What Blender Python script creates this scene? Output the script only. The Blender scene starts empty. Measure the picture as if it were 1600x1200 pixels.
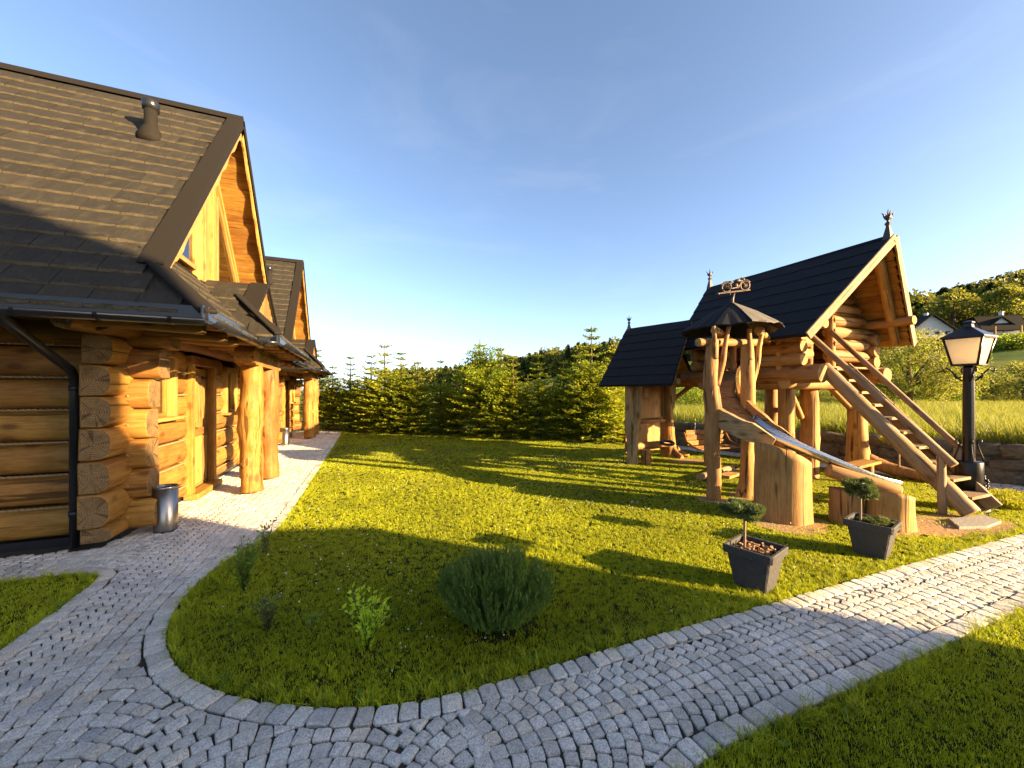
import bpy, bmesh, math, random
import numpy as np
from mathutils import Vector, Matrix, noise as mnoise
R = math.radians
SC = bpy.context.scene
COL = SC.collection

# ------------------------------------------------------------------ camera, sky, sun, exposure
CAM_H = 1.65
YAW = R(21.8)
cam = bpy.data.cameras.new('camera')
cam.sensor_width = 36.0
cam.lens = 36.0 * 600 / 1600
cam.shift_y = 12 / 1600
cam.clip_start = 0.05
cam.clip_end = 3000
cam_o = bpy.data.objects.new('camera', cam)
COL.objects.link(cam_o)
cam_o.location = (0, 0, CAM_H)
cam_o.rotation_euler = (R(90), 0, -YAW)
SC.camera = cam_o

SUN = Vector((0.70, -0.714, 0.277)).normalized()
world = bpy.data.worlds.new('World')
SC.world = world
world.use_nodes = True
wn = world.node_tree
wn.nodes.clear()
w_out = wn.nodes.new('ShaderNodeOutputWorld')
w_bg = wn.nodes.new('ShaderNodeBackground')
w_bg.inputs['Strength'].default_value = 0.095
sky = wn.nodes.new('ShaderNodeTexSky')
sky.sky_type = 'NISHITA'
sky.sun_disc = False
sky.sun_elevation = R(15.5)
sky.sun_rotation = math.atan2(SUN.x, SUN.y)
sky.altitude = 1200
sky.air_density = 0.7
sky.dust_density = 3.0
sky.ozone_density = 3.5
# thin high cirrus in the sky itself
w_tc = wn.nodes.new('ShaderNodeTexCoord')
w_map = wn.nodes.new('ShaderNodeMapping')
w_map.inputs['Scale'].default_value = (1.4, 1.4, 5.0)
w_map.inputs['Rotation'].default_value = (0.2, 0.15, 0.5)
w_nz = wn.nodes.new('ShaderNodeTexNoise')
w_nz.inputs['Scale'].default_value = 1.5
w_nz.inputs['Detail'].default_value = 7
w_nz.inputs['Roughness'].default_value = 0.62
w_nz.inputs['Distortion'].default_value = 0.6
w_rp = wn.nodes.new('ShaderNodeValToRGB')
w_rp.color_ramp.elements[0].position = 0.52
w_rp.color_ramp.elements[1].position = 0.86
w_rp.color_ramp.elements[1].color = (0.030, 0.030, 0.030, 1)
w_mix = wn.nodes.new('ShaderNodeMix')
w_mix.data_type = 'RGBA'
w_mix.inputs[7].default_value = (5.6, 5.9, 6.2, 1)
wl = wn.links.new
wl(w_tc.outputs['Generated'], w_map.inputs['Vector'])
wl(w_map.outputs['Vector'], w_nz.inputs['Vector'])
wl(w_nz.outputs['Fac'], w_rp.inputs['Fac'])
wl(w_rp.outputs['Color'], w_mix.inputs['Factor'])
wl(sky.outputs['Color'], w_mix.inputs[6])
w_tint = wn.nodes.new('ShaderNodeMix')       # daylight white balance of the whole sky
w_tint.data_type = 'RGBA'
w_tint.blend_type = 'MULTIPLY'
w_tint.inputs[0].default_value = 1.0
w_tint.inputs[7].default_value = (1.25, 1.0, 0.79, 1)
wl(w_mix.outputs[2], w_tint.inputs[6])
wl(w_tint.outputs[2], w_bg.inputs['Color'])
wl(w_bg.outputs['Background'], w_out.inputs['Surface'])

sun_l = bpy.data.lights.new('sun', 'SUN')
sun_l.energy = 5.0
sun_l.angle = R(0.5)
sun_l.color = (1.0, 0.70, 0.36)
sun_o = bpy.data.objects.new('sun', sun_l)
COL.objects.link(sun_o)
sun_o.rotation_euler = SUN.to_track_quat('Z', 'Y').to_euler()
sun_o.location = (20, -30, 20)

SC.view_settings.view_transform = 'Standard'
SC.view_settings.look = 'None'
SC.view_settings.gamma = 1.0
SC.view_settings.exposure = 2.52
SC.view_settings.use_curve_mapping = False
SC.cycles.use_denoising = True
SC.cycles.max_bounces = 8
SC.cycles.transparent_max_bounces = 8
SC.cycles.caustics_reflective = False
SC.cycles.caustics_refractive = False

# ------------------------------------------------------------------ materials
class NT:
    def __init__(s, name):
        s.m = bpy.data.materials.new(name)
        s.m.use_nodes = True
        s.t = s.m.node_tree
        s.t.nodes.clear()
        s.out = s.t.nodes.new('ShaderNodeOutputMaterial')
    def n(s, kind, **kw):
        nd = s.t.nodes.new('ShaderNode' + kind)
        for k, v in kw.items():
            if hasattr(nd, k) and not k[0].isupper():
                setattr(nd, k, v)
            else:
                nd.inputs[k.replace('_', ' ')].default_value = v
        return nd
    def l(s, a, b):
        s.t.links.new(a, b)
    def ramp(s, fac, stops):
        r = s.t.nodes.new('ShaderNodeValToRGB')
        els = r.color_ramp.elements
        while len(els) < len(stops):
            els.new(0.5)
        for e, (p, c) in zip(els, stops):
            e.position = p
            e.color = (c[0], c[1], c[2], 1) if not isinstance(c, float) else (c, c, c, 1)
        s.l(fac, r.inputs['Fac'])
        return r.outputs['Color']
    def mixc(s, a, b, fac, mode='MIX'):
        m = s.t.nodes.new('ShaderNodeMix')
        m.data_type = 'RGBA'
        m.blend_type = mode
        for sock, v in ((m.inputs[6], a), (m.inputs[7], b), (m.inputs[0], fac)):
            if hasattr(v, 'is_linked'):
                s.l(v, sock)
            elif isinstance(v, (int, float)):
                sock.default_value = v
            else:
                sock.default_value = (v[0], v[1], v[2], 1)
        return m.outputs[2]
    def math(s, op, a, b=0.0):
        m = s.t.nodes.new('ShaderNodeMath')
        m.operation = op
        for i, v in enumerate((a, b)):
            if hasattr(v, 'is_linked'):
                s.l(v, m.inputs[i])
            else:
                m.inputs[i].default_value = v
        return m.outputs[0]
    def bsdf(s, col, rough=0.6, bump=None, bs=0.3, bd=0.01, spec=0.4, metallic=0.0, normal=None):
        b = s.t.nodes.new('ShaderNodeBsdfPrincipled')
        if hasattr(col, 'is_linked'):
            s.l(col, b.inputs['Base Color'])
        else:
            b.inputs['Base Color'].default_value = (col[0], col[1], col[2], 1)
        if hasattr(rough, 'is_linked'):
            s.l(rough, b.inputs['Roughness'])
        else:
            b.inputs['Roughness'].default_value = rough
        b.inputs['Specular IOR Level'].default_value = spec
        b.inputs['Metallic'].default_value = metallic
        if bump is not None:
            bp = s.t.nodes.new('ShaderNodeBump')
            bp.inputs['Strength'].default_value = bs
            bp.inputs['Distance'].default_value = bd
            s.l(bump, bp.inputs['Height'])
            s.l(bp.outputs['Normal'], b.inputs['Normal'])
        return b
    def done(s, sh):
        s.l(sh.outputs[0] if hasattr(sh, 'outputs') else sh, s.out.inputs['Surface'])
        return s.m
    def objvec(s, scale=(1, 1, 1), rnd=True, mode='Object'):
        tc = s.n('TexCoord')
        v = tc.outputs[mode]
        if rnd:
            oi = s.n('ObjectInfo')
            k = s.math('MULTIPLY', oi.outputs['Random'], 37.0)
            cb = s.n('CombineXYZ')
            for i in range(3):
                s.l(k, cb.inputs[i])
            ad = s.t.nodes.new('ShaderNodeVectorMath')
            ad.operation = 'ADD'
            s.l(v, ad.inputs[0]); s.l(cb.outputs[0], ad.inputs[1])
            v = ad.outputs[0]
        mp = s.n('Mapping')
        mp.inputs['Scale'].default_value = scale
        s.l(v, mp.inputs['Vector'])
        return mp.outputs[0]
    def noise(s, vec, scale, detail=4, rough=0.55, dist=0.0):
        nz = s.n('TexNoise')
        nz.inputs['Scale'].default_value = scale
        nz.inputs['Detail'].default_value = detail
        nz.inputs['Roughness'].default_value = rough
        nz.inputs['Distortion'].default_value = dist
        if vec is not None:
            s.l(vec, nz.inputs['Vector'])
        return nz.outputs['Fac']

MATS = {}
def wood(name, axis, light, dark, rough=0.55, crack=0.5, knots=True, vary=0.35, weather=0.0):
    N = NT(name)
    sc = [1.0, 1.0, 1.0]
    sc[axis] = 0.09
    v = N.objvec(tuple(sc))
    g = N.math('ADD', N.math('MULTIPLY', N.noise(v, 26, 5, 0.6, 0.35), 0.62), N.math('MULTIPLY', N.noise(v, 105, 3, 0.6, 0.15), 0.38))
    col = N.ramp(g, [(0.36, dark), (0.49, tuple(0.55 * a + 0.45 * b for a, b in zip(light, dark))), (0.62, light)])
    big = N.noise(N.objvec((1, 1, 1)), 2.3, 3, 0.6)
    col = N.mixc(col, tuple(c * 0.72 for c in dark), N.ramp(big, [(0.42, 0.0), (0.75, 0.55)]))
    oi = N.n('ObjectInfo')
    hv = N.n('HueSaturation')
    N.l(N.math('ADD', N.math('MULTIPLY', oi.outputs['Random'], vary), 1.0 - vary * 0.55), hv.inputs['Value'])
    N.l(N.math('ADD', N.math('MULTIPLY', oi.outputs['Random'], 0.02), 0.49), hv.inputs['Hue'])
    N.l(col, hv.inputs['Color'])
    col = hv.outputs['Color']
    if weather > 0:
        gr = N.noise(N.objvec((1, 1, 1)), 1.7, 5, 0.65)
        col = N.mixc(col, (0.23, 0.205, 0.17), N.math('MULTIPLY', N.ramp(gr, [(0.38, 0.0), (0.62, 1.0)]), weather))
    sc2 = [1.0, 1.0, 1.0]
    sc2[axis] = 0.035
    ck = N.noise(N.objvec(tuple(sc2)), 17, 2, 0.4, 0.2)
    ckm = N.ramp(ck, [(0.315, 1.0), (0.35, 0.0)])
    col = N.mixc(col, tuple(c * 0.22 for c in dark), N.math('MULTIPLY', ckm, crack))
    h = N.math('SUBTRACT', g, N.math('MULTIPLY', ckm, 1.2 * crack))
    if knots:
        vo = N.n('TexVoronoi')
        sck = [2.4, 2.4, 2.4]
        sck[axis] = 1.15
        N.l(N.objvec(tuple(sck)), vo.inputs['Vector'])
        vo.inputs['Scale'].default_value = 2.0
        kn = N.ramp(vo.outputs['Distance'], [(0.0, 1.0), (0.12, 0.85), (0.19, 0.25), (0.27, 0.0)])
        col = N.mixc(col, tuple(c * f for c, f in zip(dark, (0.42, 0.33, 0.28))), N.math('MULTIPLY', kn, 0.8))
    b = N.bsdf(col, rough, h, 0.6, 0.010, spec=0.22)
    MATS[name] = N.done(b)
    return MATS[name]

HONEY_L, HONEY_D = (0.31, 0.166, 0.036), (0.165, 0.068, 0.012)
RAW_L, RAW_D = (0.42, 0.235, 0.070), (0.24, 0.116, 0.030)
OLD_L, OLD_D = (0.34, 0.220, 0.095), (0.18, 0.108, 0.042)
for ax, nm in enumerate('xyz'):
    wood('honey_' + nm, ax, HONEY_L, HONEY_D, 0.62, 0.75)
    wood('raw_' + nm, ax, RAW_L, RAW_D, 0.7, 0.9, weather=0.10)
    wood('old_' + nm, ax, OLD_L, OLD_D, 0.7, 0.8, weather=0.38)
wood('pale_x', 0, (0.41, 0.245, 0.070), (0.29, 0.150, 0.036), 0.5, 0.1)
wood('pale_z', 2, (0.41, 0.245, 0.070), (0.29, 0.150, 0.036), 0.5, 0.1)

def endgrain(name, light, dark, shift):
    N = NT(name)
    tc = N.n('TexCoord')
    sx = N.n('SeparateXYZ')
    N.l(tc.outputs['Object'], sx.inputs[0])
    yy = N.math('ADD', sx.outputs[1], shift)
    cb = N.n('CombineXYZ')
    N.l(yy, cb.inputs[1]); N.l(sx.outputs[2], cb.inputs[2])
    wv = N.n('TexWave', wave_type='RINGS', rings_direction='SPHERICAL')
    wv.inputs['Scale'].default_value = 16
    wv.inputs['Distortion'].default_value = 3.0
    wv.inputs['Detail'].default_value = 4
    wv.inputs['Detail Scale'].default_value = 1.6
    N.l(cb.outputs[0], wv.inputs['Vector'])
    col = N.ramp(wv.outputs['Fac'], [(0.05, dark), (0.75, light)])
    blot = N.noise(N.objvec((1, 1, 1)), 7, 6, 0.75)
    col = N.mixc(col, tuple(c * 0.42 for c in dark), N.ramp(blot, [(0.46, 0.0), (0.72, 0.85)]))
    # drying checks running out from the heart
    ang = N.t.nodes.new('ShaderNodeMath'); ang.operation = 'ARCTAN2'
    N.l(sx.outputs[2], ang.inputs[0]); N.l(yy, ang.inputs[1])
    oi = N.n('ObjectInfo')
    ca = N.n('CombineXYZ')
    N.l(ang.outputs[0], ca.inputs[0]); N.l(N.math('MULTIPLY', oi.outputs['Random'], 40.0), ca.inputs[1])
    cz = N.noise(ca.outputs[0], 1.1, 1, 0.5)
    line = N.ramp(cz, [(0.48, 0.0), (0.497, 1.0), (0.503, 1.0), (0.52, 0.0)])
    col = N.mixc(col, tuple(c * 0.18 for c in dark), N.math('MULTIPLY', line, 0.6))
    h = N.math('SUBTRACT', N.math('MULTIPLY', wv.outputs['Fac'], 0.4), line)
    MATS[name] = N.done(N.bsdf(col, 0.85, h, 0.5, 0.008, spec=0.12))
endgrain('end_honey', (0.21, 0.135, 0.062), (0.135, 0.080, 0.034), 0.13)
endgrain('end_raw', (0.46, 0.30, 0.13), (0.33, 0.195, 0.075), 0.0)

def simple(name, col, rough=0.5, metallic=0.0, nscale=40, namt=0.25, bump=0.15, bd=0.004, spec=0.4, big=0.0, bigcol=None):
    N = NT(name)
    v = N.objvec((1, 1, 1))
    g = N.noise(v, nscale, 5, 0.6)
    c = N.mixc(tuple(x * (1 - namt) for x in col), tuple(min(1, x * (1 + namt)) for x in col), g)
    if big:
        b2 = N.noise(v, 3.0, 5, 0.65)
        c = N.mixc(c, bigcol, N.math('MULTIPLY', N.ramp(b2, [(0.42, 0.0), (0.66, 1.0)]), big))
    MATS[name] = N.done(N.bsdf(c, rough, g, bump, bd, spec, metallic))
    return MATS[name]

N = NT('tile')
v = N.objvec((1, 0.10, 1))
g = N.noise(v, 75, 4, 0.65)
f = N.noise(N.objvec((1, 1, 1)), 190, 3, 0.6)
oi = N.n('ObjectInfo')
c = N.mixc((0.011, 0.0095, 0.007), (0.031, 0.0265, 0.018), N.math('ADD', N.math('MULTIPLY', g, 0.9), N.math('MULTIPLY', N.math('SUBTRACT', oi.outputs['Random'], 0.5), 0.5)))
lich = N.noise(N.objvec((1, 1, 1)), 9, 5, 0.7)
c = N.mixc(c, (0.055, 0.048, 0.026), N.math('MULTIPLY', N.ramp(lich, [(0.52, 0.0), (0.72, 1.0)]), 0.5))
MATS['tile'] = N.done(N.bsdf(c, 0.8, N.math('ADD', g, N.math('MULTIPLY', f, 0.5)), 0.8, 0.008, spec=0.25))
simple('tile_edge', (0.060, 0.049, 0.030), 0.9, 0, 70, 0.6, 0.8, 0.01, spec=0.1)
simple('roof_trim', (0.013, 0.011, 0.0085), 0.8, 0, 60, 0.45, 0.5, 0.004, spec=0.12)
simple('gutter', (0.012, 0.013, 0.016), 0.28, 0, 30, 0.2, 0.03)
simple('felt', (0.014, 0.015, 0.018), 0.93, 0, 60, 0.4, 0.5, 0.006, spec=0.15)
simple('felt_grey', (0.10, 0.092, 0.08), 0.85, 0, 50, 0.35, 0.5, 0.006, spec=0.2, big=0.5, bigcol=(0.035, 0.038, 0.04))
simple('finial', (0.035, 0.03, 0.026), 0.6)
simple('black_iron', (0.010, 0.010, 0.012), 0.32, 0.3, 45, 0.3, 0.35, 0.004)
simple('brown_metal', (0.085, 0.062, 0.048), 0.5, 0.6, 50, 0.3, 0.2)
simple('pot', (0.050, 0.047, 0.045), 0.8, 0, 34, 0.35, 1.0, 0.012, spec=0.25)
simple('soil', (0.045, 0.030, 0.018), 0.95, 0, 60, 0.5, 1.0, 0.02, spec=0.1)
simple('bark_chip', (0.30, 0.165, 0.075), 0.85, 0, 40, 0.4, 0.5)
simple('bark', (0.10, 0.075, 0.05), 0.9, 0, 30, 0.45, 0.9, 0.02, spec=0.1)
simple('rubber', (0.02, 0.02, 0.02), 0.6)
simple('rope', (0.30, 0.24, 0.16), 0.9)
simple('chinking', (0.26, 0.175, 0.085), 0.9, 0, 120, 0.5, 1.0, 0.01)
simple('sand', (0.055, 0.048, 0.036), 0.95, 0, 90, 0.45, 0.8, 0.01, spec=0.1, big=0.5, bigcol=(0.05, 0.055, 0.025))
simple('slab_stone', (0.22, 0.20, 0.17), 0.85, 0, 40, 0.3, 0.6, 0.01)
simple('dirt', (0.30, 0.19, 0.095), 0.95, 0, 30, 0.4, 0.9, 0.02, spec=0.1)
simple('plaster', (0.50, 0.48, 0.45), 0.85, 0, 20, 0.08)
simple('red_brown', (0.20, 0.10, 0.05), 0.7)
simple('sign_card', (0.42, 0.22, 0.16), 0.6)
simple('sign_text', (0.62, 0.5, 0.42), 0.6)
simple('carve', (0.10, 0.045, 0.015), 0.8)
simple('curtain', (0.70, 0.66, 0.58), 0.9, 0, 15, 0.1)
simple('dark_inside', (0.012, 0.010, 0.008), 0.9)

N = NT('steel')
v = N.objvec((1, 1, 0.05))
g = N.noise(v, 90, 3, 0.5)
MATS['steel'] = N.done(N.bsdf((0.30, 0.28, 0.25), 0.34, g, 0.08, 0.002, metallic=1.0))
N = NT('chute')
g = N.noise(N.objvec((1, 1, 1)), 60, 4, 0.6)
MATS['chute'] = N.done(N.bsdf((0.55, 0.55, 0.56), N.ramp(g, [(0.3, 0.22), (0.7, 0.38)]), g, 0.05, 0.002, metallic=1.0))
N = NT('glass')
gl = N.n('BsdfGlossy'); gl.inputs['Roughness'].default_value = 0.02
tr = N.n('BsdfTransparent'); tr.inputs['Color'].default_value = (0.82, 0.86, 0.86, 1)
fr = N.n('Fresnel'); fr.inputs['IOR'].default_value = 1.7
mx = N.n('MixShader')
N.l(N.math('ADD', N.math('MULTIPLY', fr.outputs[0], 0.9), 0.12), mx.inputs[0])
N.l(tr.outputs[0], mx.inputs[1]); N.l(gl.outputs[0], mx.inputs[2])
MATS['glass'] = N.done(mx)
N = NT('opal')
df = N.n('BsdfDiffuse'); df.inputs['Color'].default_value = (0.84, 0.79, 0.66, 1)
tl = N.n('BsdfTranslucent'); tl.inputs['Color'].default_value = (0.95, 0.90, 0.78, 1)
mx = N.n('MixShader'); mx.inputs[0].default_value = 0.68
N.l(df.outputs[0], mx.inputs[1]); N.l(tl.outputs[0], mx.inputs[2])
MATS['opal'] = N.done(mx)

def leafmat(name, c1, c2, trans=0.45, tcol=None, rough=0.5, nscale=1.2):
    N = NT(name)
    oi = N.n('ObjectInfo')
    ge = N.n('NewGeometry')
    isl = ge.outputs['Random Per Island']
    pz = N.noise(ge.outputs['Position'], nscale, 3, 0.6)
    f = N.math('ADD', N.math('MULTIPLY', isl, 0.5), N.math('ADD', N.math('MULTIPLY', oi.outputs['Random'], 0.25), N.math('MULTIPLY', N.math('SUBTRACT', pz, 0.5), 1.1)))
    c = N.mixc(c1, c2, N.math('ADD', f, 0.12))
    b = N.bsdf(c, rough, spec=0.25)
    tl = N.n('BsdfTranslucent')
    tcol = tcol or tuple(min(1, x * k) for x, k in zip(c2, (1.7, 1.6, 0.9)))
    N.l(N.mixc(c, tcol, 0.6), tl.inputs['Color'])
    mx = N.n('MixShader'); mx.inputs[0].default_value = trans
    N.l(b.outputs[0], mx.inputs[1]); N.l(tl.outputs[0], mx.inputs[2])
    MATS[name] = N.done(mx)
leafmat('spruce_leaf', (0.085, 0.125, 0.012), (0.40, 0.42, 0.026), 0.4)
leafmat('spruce_leaf_b', (0.060, 0.100, 0.014), (0.30, 0.34, 0.026), 0.4)
leafmat('broad_leaf', (0.055, 0.105, 0.010), (0.24, 0.30, 0.020), 0.45)
leafmat('willow_leaf', (0.075, 0.115, 0.020), (0.22, 0.225, 0.035), 0.45)
leafmat('forest_leaf', (0.040, 0.065, 0.012), (0.18, 0.18, 0.025), 0.3, nscale=0.03)
leafmat('forest_conifer', (0.014, 0.034, 0.012), (0.045, 0.062, 0.016), 0.25, nscale=0.03)
leafmat('grass_blade', (0.017, 0.038, 0.004), (0.47, 0.51, 0.012), 0.28, (0.76, 0.78, 0.014), nscale=0.7)
leafmat('meadow_blade', (0.07, 0.115, 0.014), (0.22, 0.23, 0.042), 0.45, nscale=0.6)
leafmat('hyssop_leaf', (0.032, 0.072, 0.016), (0.16, 0.25, 0.040), 0.3, nscale=6)
leafmat('sprig_leaf', (0.26, 0.42, 0.015), (0.46, 0.60, 0.04), 0.45)
leafmat('weed_leaf', (0.09, 0.17, 0.015), (0.19, 0.28, 0.03), 0.4)
leafmat('dull_leaf', (0.050, 0.075, 0.022), (0.11, 0.13, 0.035), 0.3)
leafmat('pine_leaf', (0.035, 0.070, 0.022), (0.095, 0.125, 0.040), 0.3, nscale=9)
leafmat('petal', (0.62, 0.60, 0.52), (0.75, 0.73, 0.66), 0.3)
leafmat('gold_leaf', (0.16, 0.19, 0.010), (0.32, 0.32, 0.02), 0.4)

# granite setts
N = NT('granite')
tc = N.n('TexCoord')
ge = N.n('NewGeometry')
oi = N.n('ObjectInfo')
pos = ge.outputs['Position']
rnd = N.math('FRACT', N.math('ADD', ge.outputs['Random Per Island'], oi.outputs['Random']))
fine = N.noise(pos, 130, 4, 0.75)
mid = N.noise(pos, 34, 5, 0.7)
c = N.ramp(fine, [(0.33, (0.25, 0.24, 0.215)), (0.47, (0.66, 0.632, 0.57)), (0.66, (0.92, 0.88, 0.80))])
c = N.mixc(c, N.ramp(rnd, [(0.0, (0.70, 0.68, 0.65)), (0.45, (0.90, 0.89, 0.88)), (0.75, (1.0, 0.99, 0.97)), (0.93, (0.98, 0.88, 0.76)), (1.0, (0.66, 0.69, 0.75))]), 1.0, 'MULTIPLY')
dirtm = N.noise(pos, 1.1, 5, 0.7)
c = N.mixc(c, (0.13, 0.125, 0.085), N.math('MULTIPLY', N.ramp(dirtm, [(0.45, 0.0), (0.75, 1.0)]), 0.45))
c = N.mixc(c, (0.20, 0.19, 0.165), N.math('MULTIPLY', N.ramp(mid, [(0.48, 0.0), (0.7, 1.0)]), 0.5))
MATS['granite'] = N.done(N.bsdf(c, 0.75, N.math('ADD', mid, N.math('MULTIPLY', fine, 0.5)), 1.0, 0.014, spec=0.35))

# field stones of the retaining wall
N = NT('wall_stone')
v = N.objvec((1, 1, 1))
a = N.noise(v, 7, 6, 0.65, 0.5)
b2 = N.noise(v, 60, 3, 0.6)
c = N.ramp(a, [(0.3, (0.075, 0.062, 0.042)), (0.5, (0.135, 0.115, 0.078)), (0.7, (0.20, 0.175, 0.125))])
c = N.mixc(c, (0.07, 0.075, 0.035), N.ramp(N.noise(v, 3.5, 4, 0.6), [(0.5, 0.0), (0.72, 0.6)]))
MATS['wall_stone'] = N.done(N.bsdf(c, 0.9, N.math('ADD', a, N.math('MULTIPLY', b2, 0.3)), 0.9, 0.02, spec=0.15))

# lawn soil, fields
N = NT('lawn_soil')
ge = N.n('NewGeometry')
p = ge.outputs['Position']
c = N.mixc((0.012, 0.020, 0.004), (0.030, 0.040, 0.007), N.noise(p, 14, 5, 0.65))
c = N.mixc(c, (0.06, 0.045, 0.02), N.ramp(N.noise(p, 3, 4, 0.6), [(0.55, 0.0), (0.8, 0.7)]))
MATS['lawn_soil'] = N.done(N.bsdf(c, 0.95, N.noise(p, 60, 4, 0.6), 0.6, 0.02, spec=0.05))
N = NT('field')
ge = N.n('NewGeometry')
p = ge.outputs['Position']
mp = N.n('Mapping'); mp.inputs['Scale'].default_value = (1, 0.35, 0.3); mp.inputs['Rotation'].default_value = (0, 0, 0.5)
N.l(p, mp.inputs['Vector'])
a = N.noise(mp.outputs[0], 0.05, 5, 0.6, 0.4)
c = N.ramp(a, [(0.32, (0.030, 0.060, 0.010)), (0.46, (0.065, 0.095, 0.014)), (0.56, (0.12, 0.125, 0.022)), (0.70, (0.06, 0.10, 0.014))])
f2 = N.noise(p, 0.9, 6, 0.7)
c = N.mixc(c, (0.045, 0.065, 0.012), N.ramp(f2, [(0.45, 0.0), (0.7, 0.6)]))
MATS['field'] = N.done(N.bsdf(c, 0.95, f2, 0.8, 0.15, spec=0.05))

# ------------------------------------------------------------------ helpers
W = {}
def make(name, V, F, mats, parent=None, M=None, smooth=False, fm=None, label=None):
    me = bpy.data.meshes.new(name)
    if isinstance(V, np.ndarray) and isinstance(F, np.ndarray):
        k = F.shape[1]
        me.vertices.add(len(V))
        me.vertices.foreach_set('co', np.ascontiguousarray(V, dtype=np.float32).ravel())
        me.loops.add(F.size)
        me.loops.foreach_set('vertex_index', np.ascontiguousarray(F, dtype=np.int32).ravel())
        me.polygons.add(len(F))
        me.polygons.foreach_set('loop_start', np.arange(0, F.size, k, dtype=np.int32))
        me.polygons.foreach_set('loop_total', np.full(len(F), k, dtype=np.int32))
        me.update(calc_edges=True)
    else:
        me.from_pydata([tuple(v) for v in V], [], [tuple(f) for f in F])
        me.update()
    return link(name, me, mats, parent, M, smooth, fm, label)

def link(name, me, mats, parent=None, M=None, smooth=False, fm=None, label=None):
    if mats is not None and len(me.materials) == 0:
        for m in (mats if isinstance(mats, (list, tuple)) else [mats]):
            me.materials.append(MATS[m])
        if fm is not None:
            me.polygons.foreach_set('material_index', np.asarray(fm, dtype=np.int32))
        if smooth:
            me.polygons.foreach_set('use_smooth', np.ones(len(me.polygons), dtype=bool))
    o = bpy.data.objects.new(name, me)
    COL.objects.link(o)
    M = M if M is not None else Matrix.Identity(4)
    W[o] = M.copy()
    if parent is not None:
        o.parent = parent
        o.matrix_basis = W[parent].inverted() @ M
    else:
        o.matrix_basis = M
    if label:
        o['label'] = label
    return o

def thing(name, label, cat, loc=(0, 0, 0), group=None):
    o = bpy.data.objects.new(name, None)
    o.empty_display_size = 0.2
    COL.objects.link(o)
    o.location = loc
    W[o] = Matrix.Translation(Vector(loc))
    return tag(o, label, cat, group)

def tag(o, label, cat, group=None):
    o['label'] = label
    o['category'] = cat
    if group:
        o['group'] = group
    return o

def kind(o, k, label=None):
    o['kind'] = k
    if label:
        o['label'] = label
    return o

def frame(p0, x, zhint=(0, 0, 1), y=None):
    x = Vector(x).normalized()
    if y is not None:
        y = Vector(y); y = (y - x * y.dot(x)).normalized()
        z = x.cross(y)
    else:
        z = Vector(zhint)
        z = z - x * z.dot(x)
        if z.length < 1e-4:
            z = Vector((0, 1, 0))
            z = z - x * z.dot(x)
        z.normalize()
        y = z.cross(x)
    M = Matrix.Identity(4)
    for i in range(3):
        M[i][0], M[i][1], M[i][2], M[i][3] = x[i], y[i], z[i], p0[i]
    return M

_cb = {}
def cbox_mesh(dx, dy, dz, b=0.004, mat=None):
    key = (round(dx, 4), round(dy, 4), round(dz, 4), b, mat)
    if key in _cb:
        return _cb[key]
    bm = bmesh.new()
    bmesh.ops.create_cube(bm, size=1.0)
    for v in bm.verts:
        v.co = Vector((v.co.x * dx, v.co.y * dy, v.co.z * dz))
    b = min(b, 0.3 * min(dx, dy, dz))
    if b > 0:
        bmesh.ops.bevel(bm, geom=list(bm.edges), offset=b, segments=1, affect='EDGES', profile=0.5)
    me = bpy.data.meshes.new('board')
    bm.to_mesh(me)
    bm.free()
    if mat:
        me.materials.append(MATS[mat])
    _cb[key] = me
    return me

def board(parent, name, p0, p1, w, t, mat, up=(0, 0, 1), b=0.004, label=None):
    """plank from p0 to p1: w across (local y), t thick (local z, along up)"""
    p0, p1 = Vector(p0), Vector(p1)
    M = frame((p0 + p1) / 2, p1 - p0, up)
    return link(name, cbox_mesh((p1 - p0).length, w, t, b, mat), None, parent, M, label=label)

def box(parent, name, x0, x1, y0, y1, z0, z1, mat, b=0.004, label=None):
    M = Matrix.Translation(((x0 + x1) / 2, (y0 + y1) / 2, (z0 + z1) / 2))
    return link(name, cbox_mesh(x1 - x0, y1 - y0, z1 - z0, b, mat), None, parent, M, label=label)

def profile_D(depth, h, p=2.7, n=9):
    """log section: flat back at y=-depth, rounded front reaching y=0; height h"""
    pts = [(-depth, -h / 2), (-depth * 0.5, -h / 2)]
    a = depth * 0.5
    for i in range(n):
        t = -math.pi / 2 + math.pi * (i + 0.5) / n
        c, s = math.cos(t), math.sin(t)
        pts.append((-depth * 0.5 + a * abs(c) ** (2 / p), h / 2 * math.copysign(abs(s) ** (2 / p), s)))
    pts += [(-depth * 0.5, h / 2), (-depth, h / 2)]
    return pts

def profile_O(r, n=14, p=2.0):
    return [(r * math.copysign(abs(math.cos(2 * math.pi * i / n)) ** (2 / p), math.cos(2 * math.pi * i / n)),
             r * math.copysign(abs(math.sin(2 * math.pi * i / n)) ** (2 / p), math.sin(2 * math.pi * i / n))) for i in range(n)]

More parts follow.
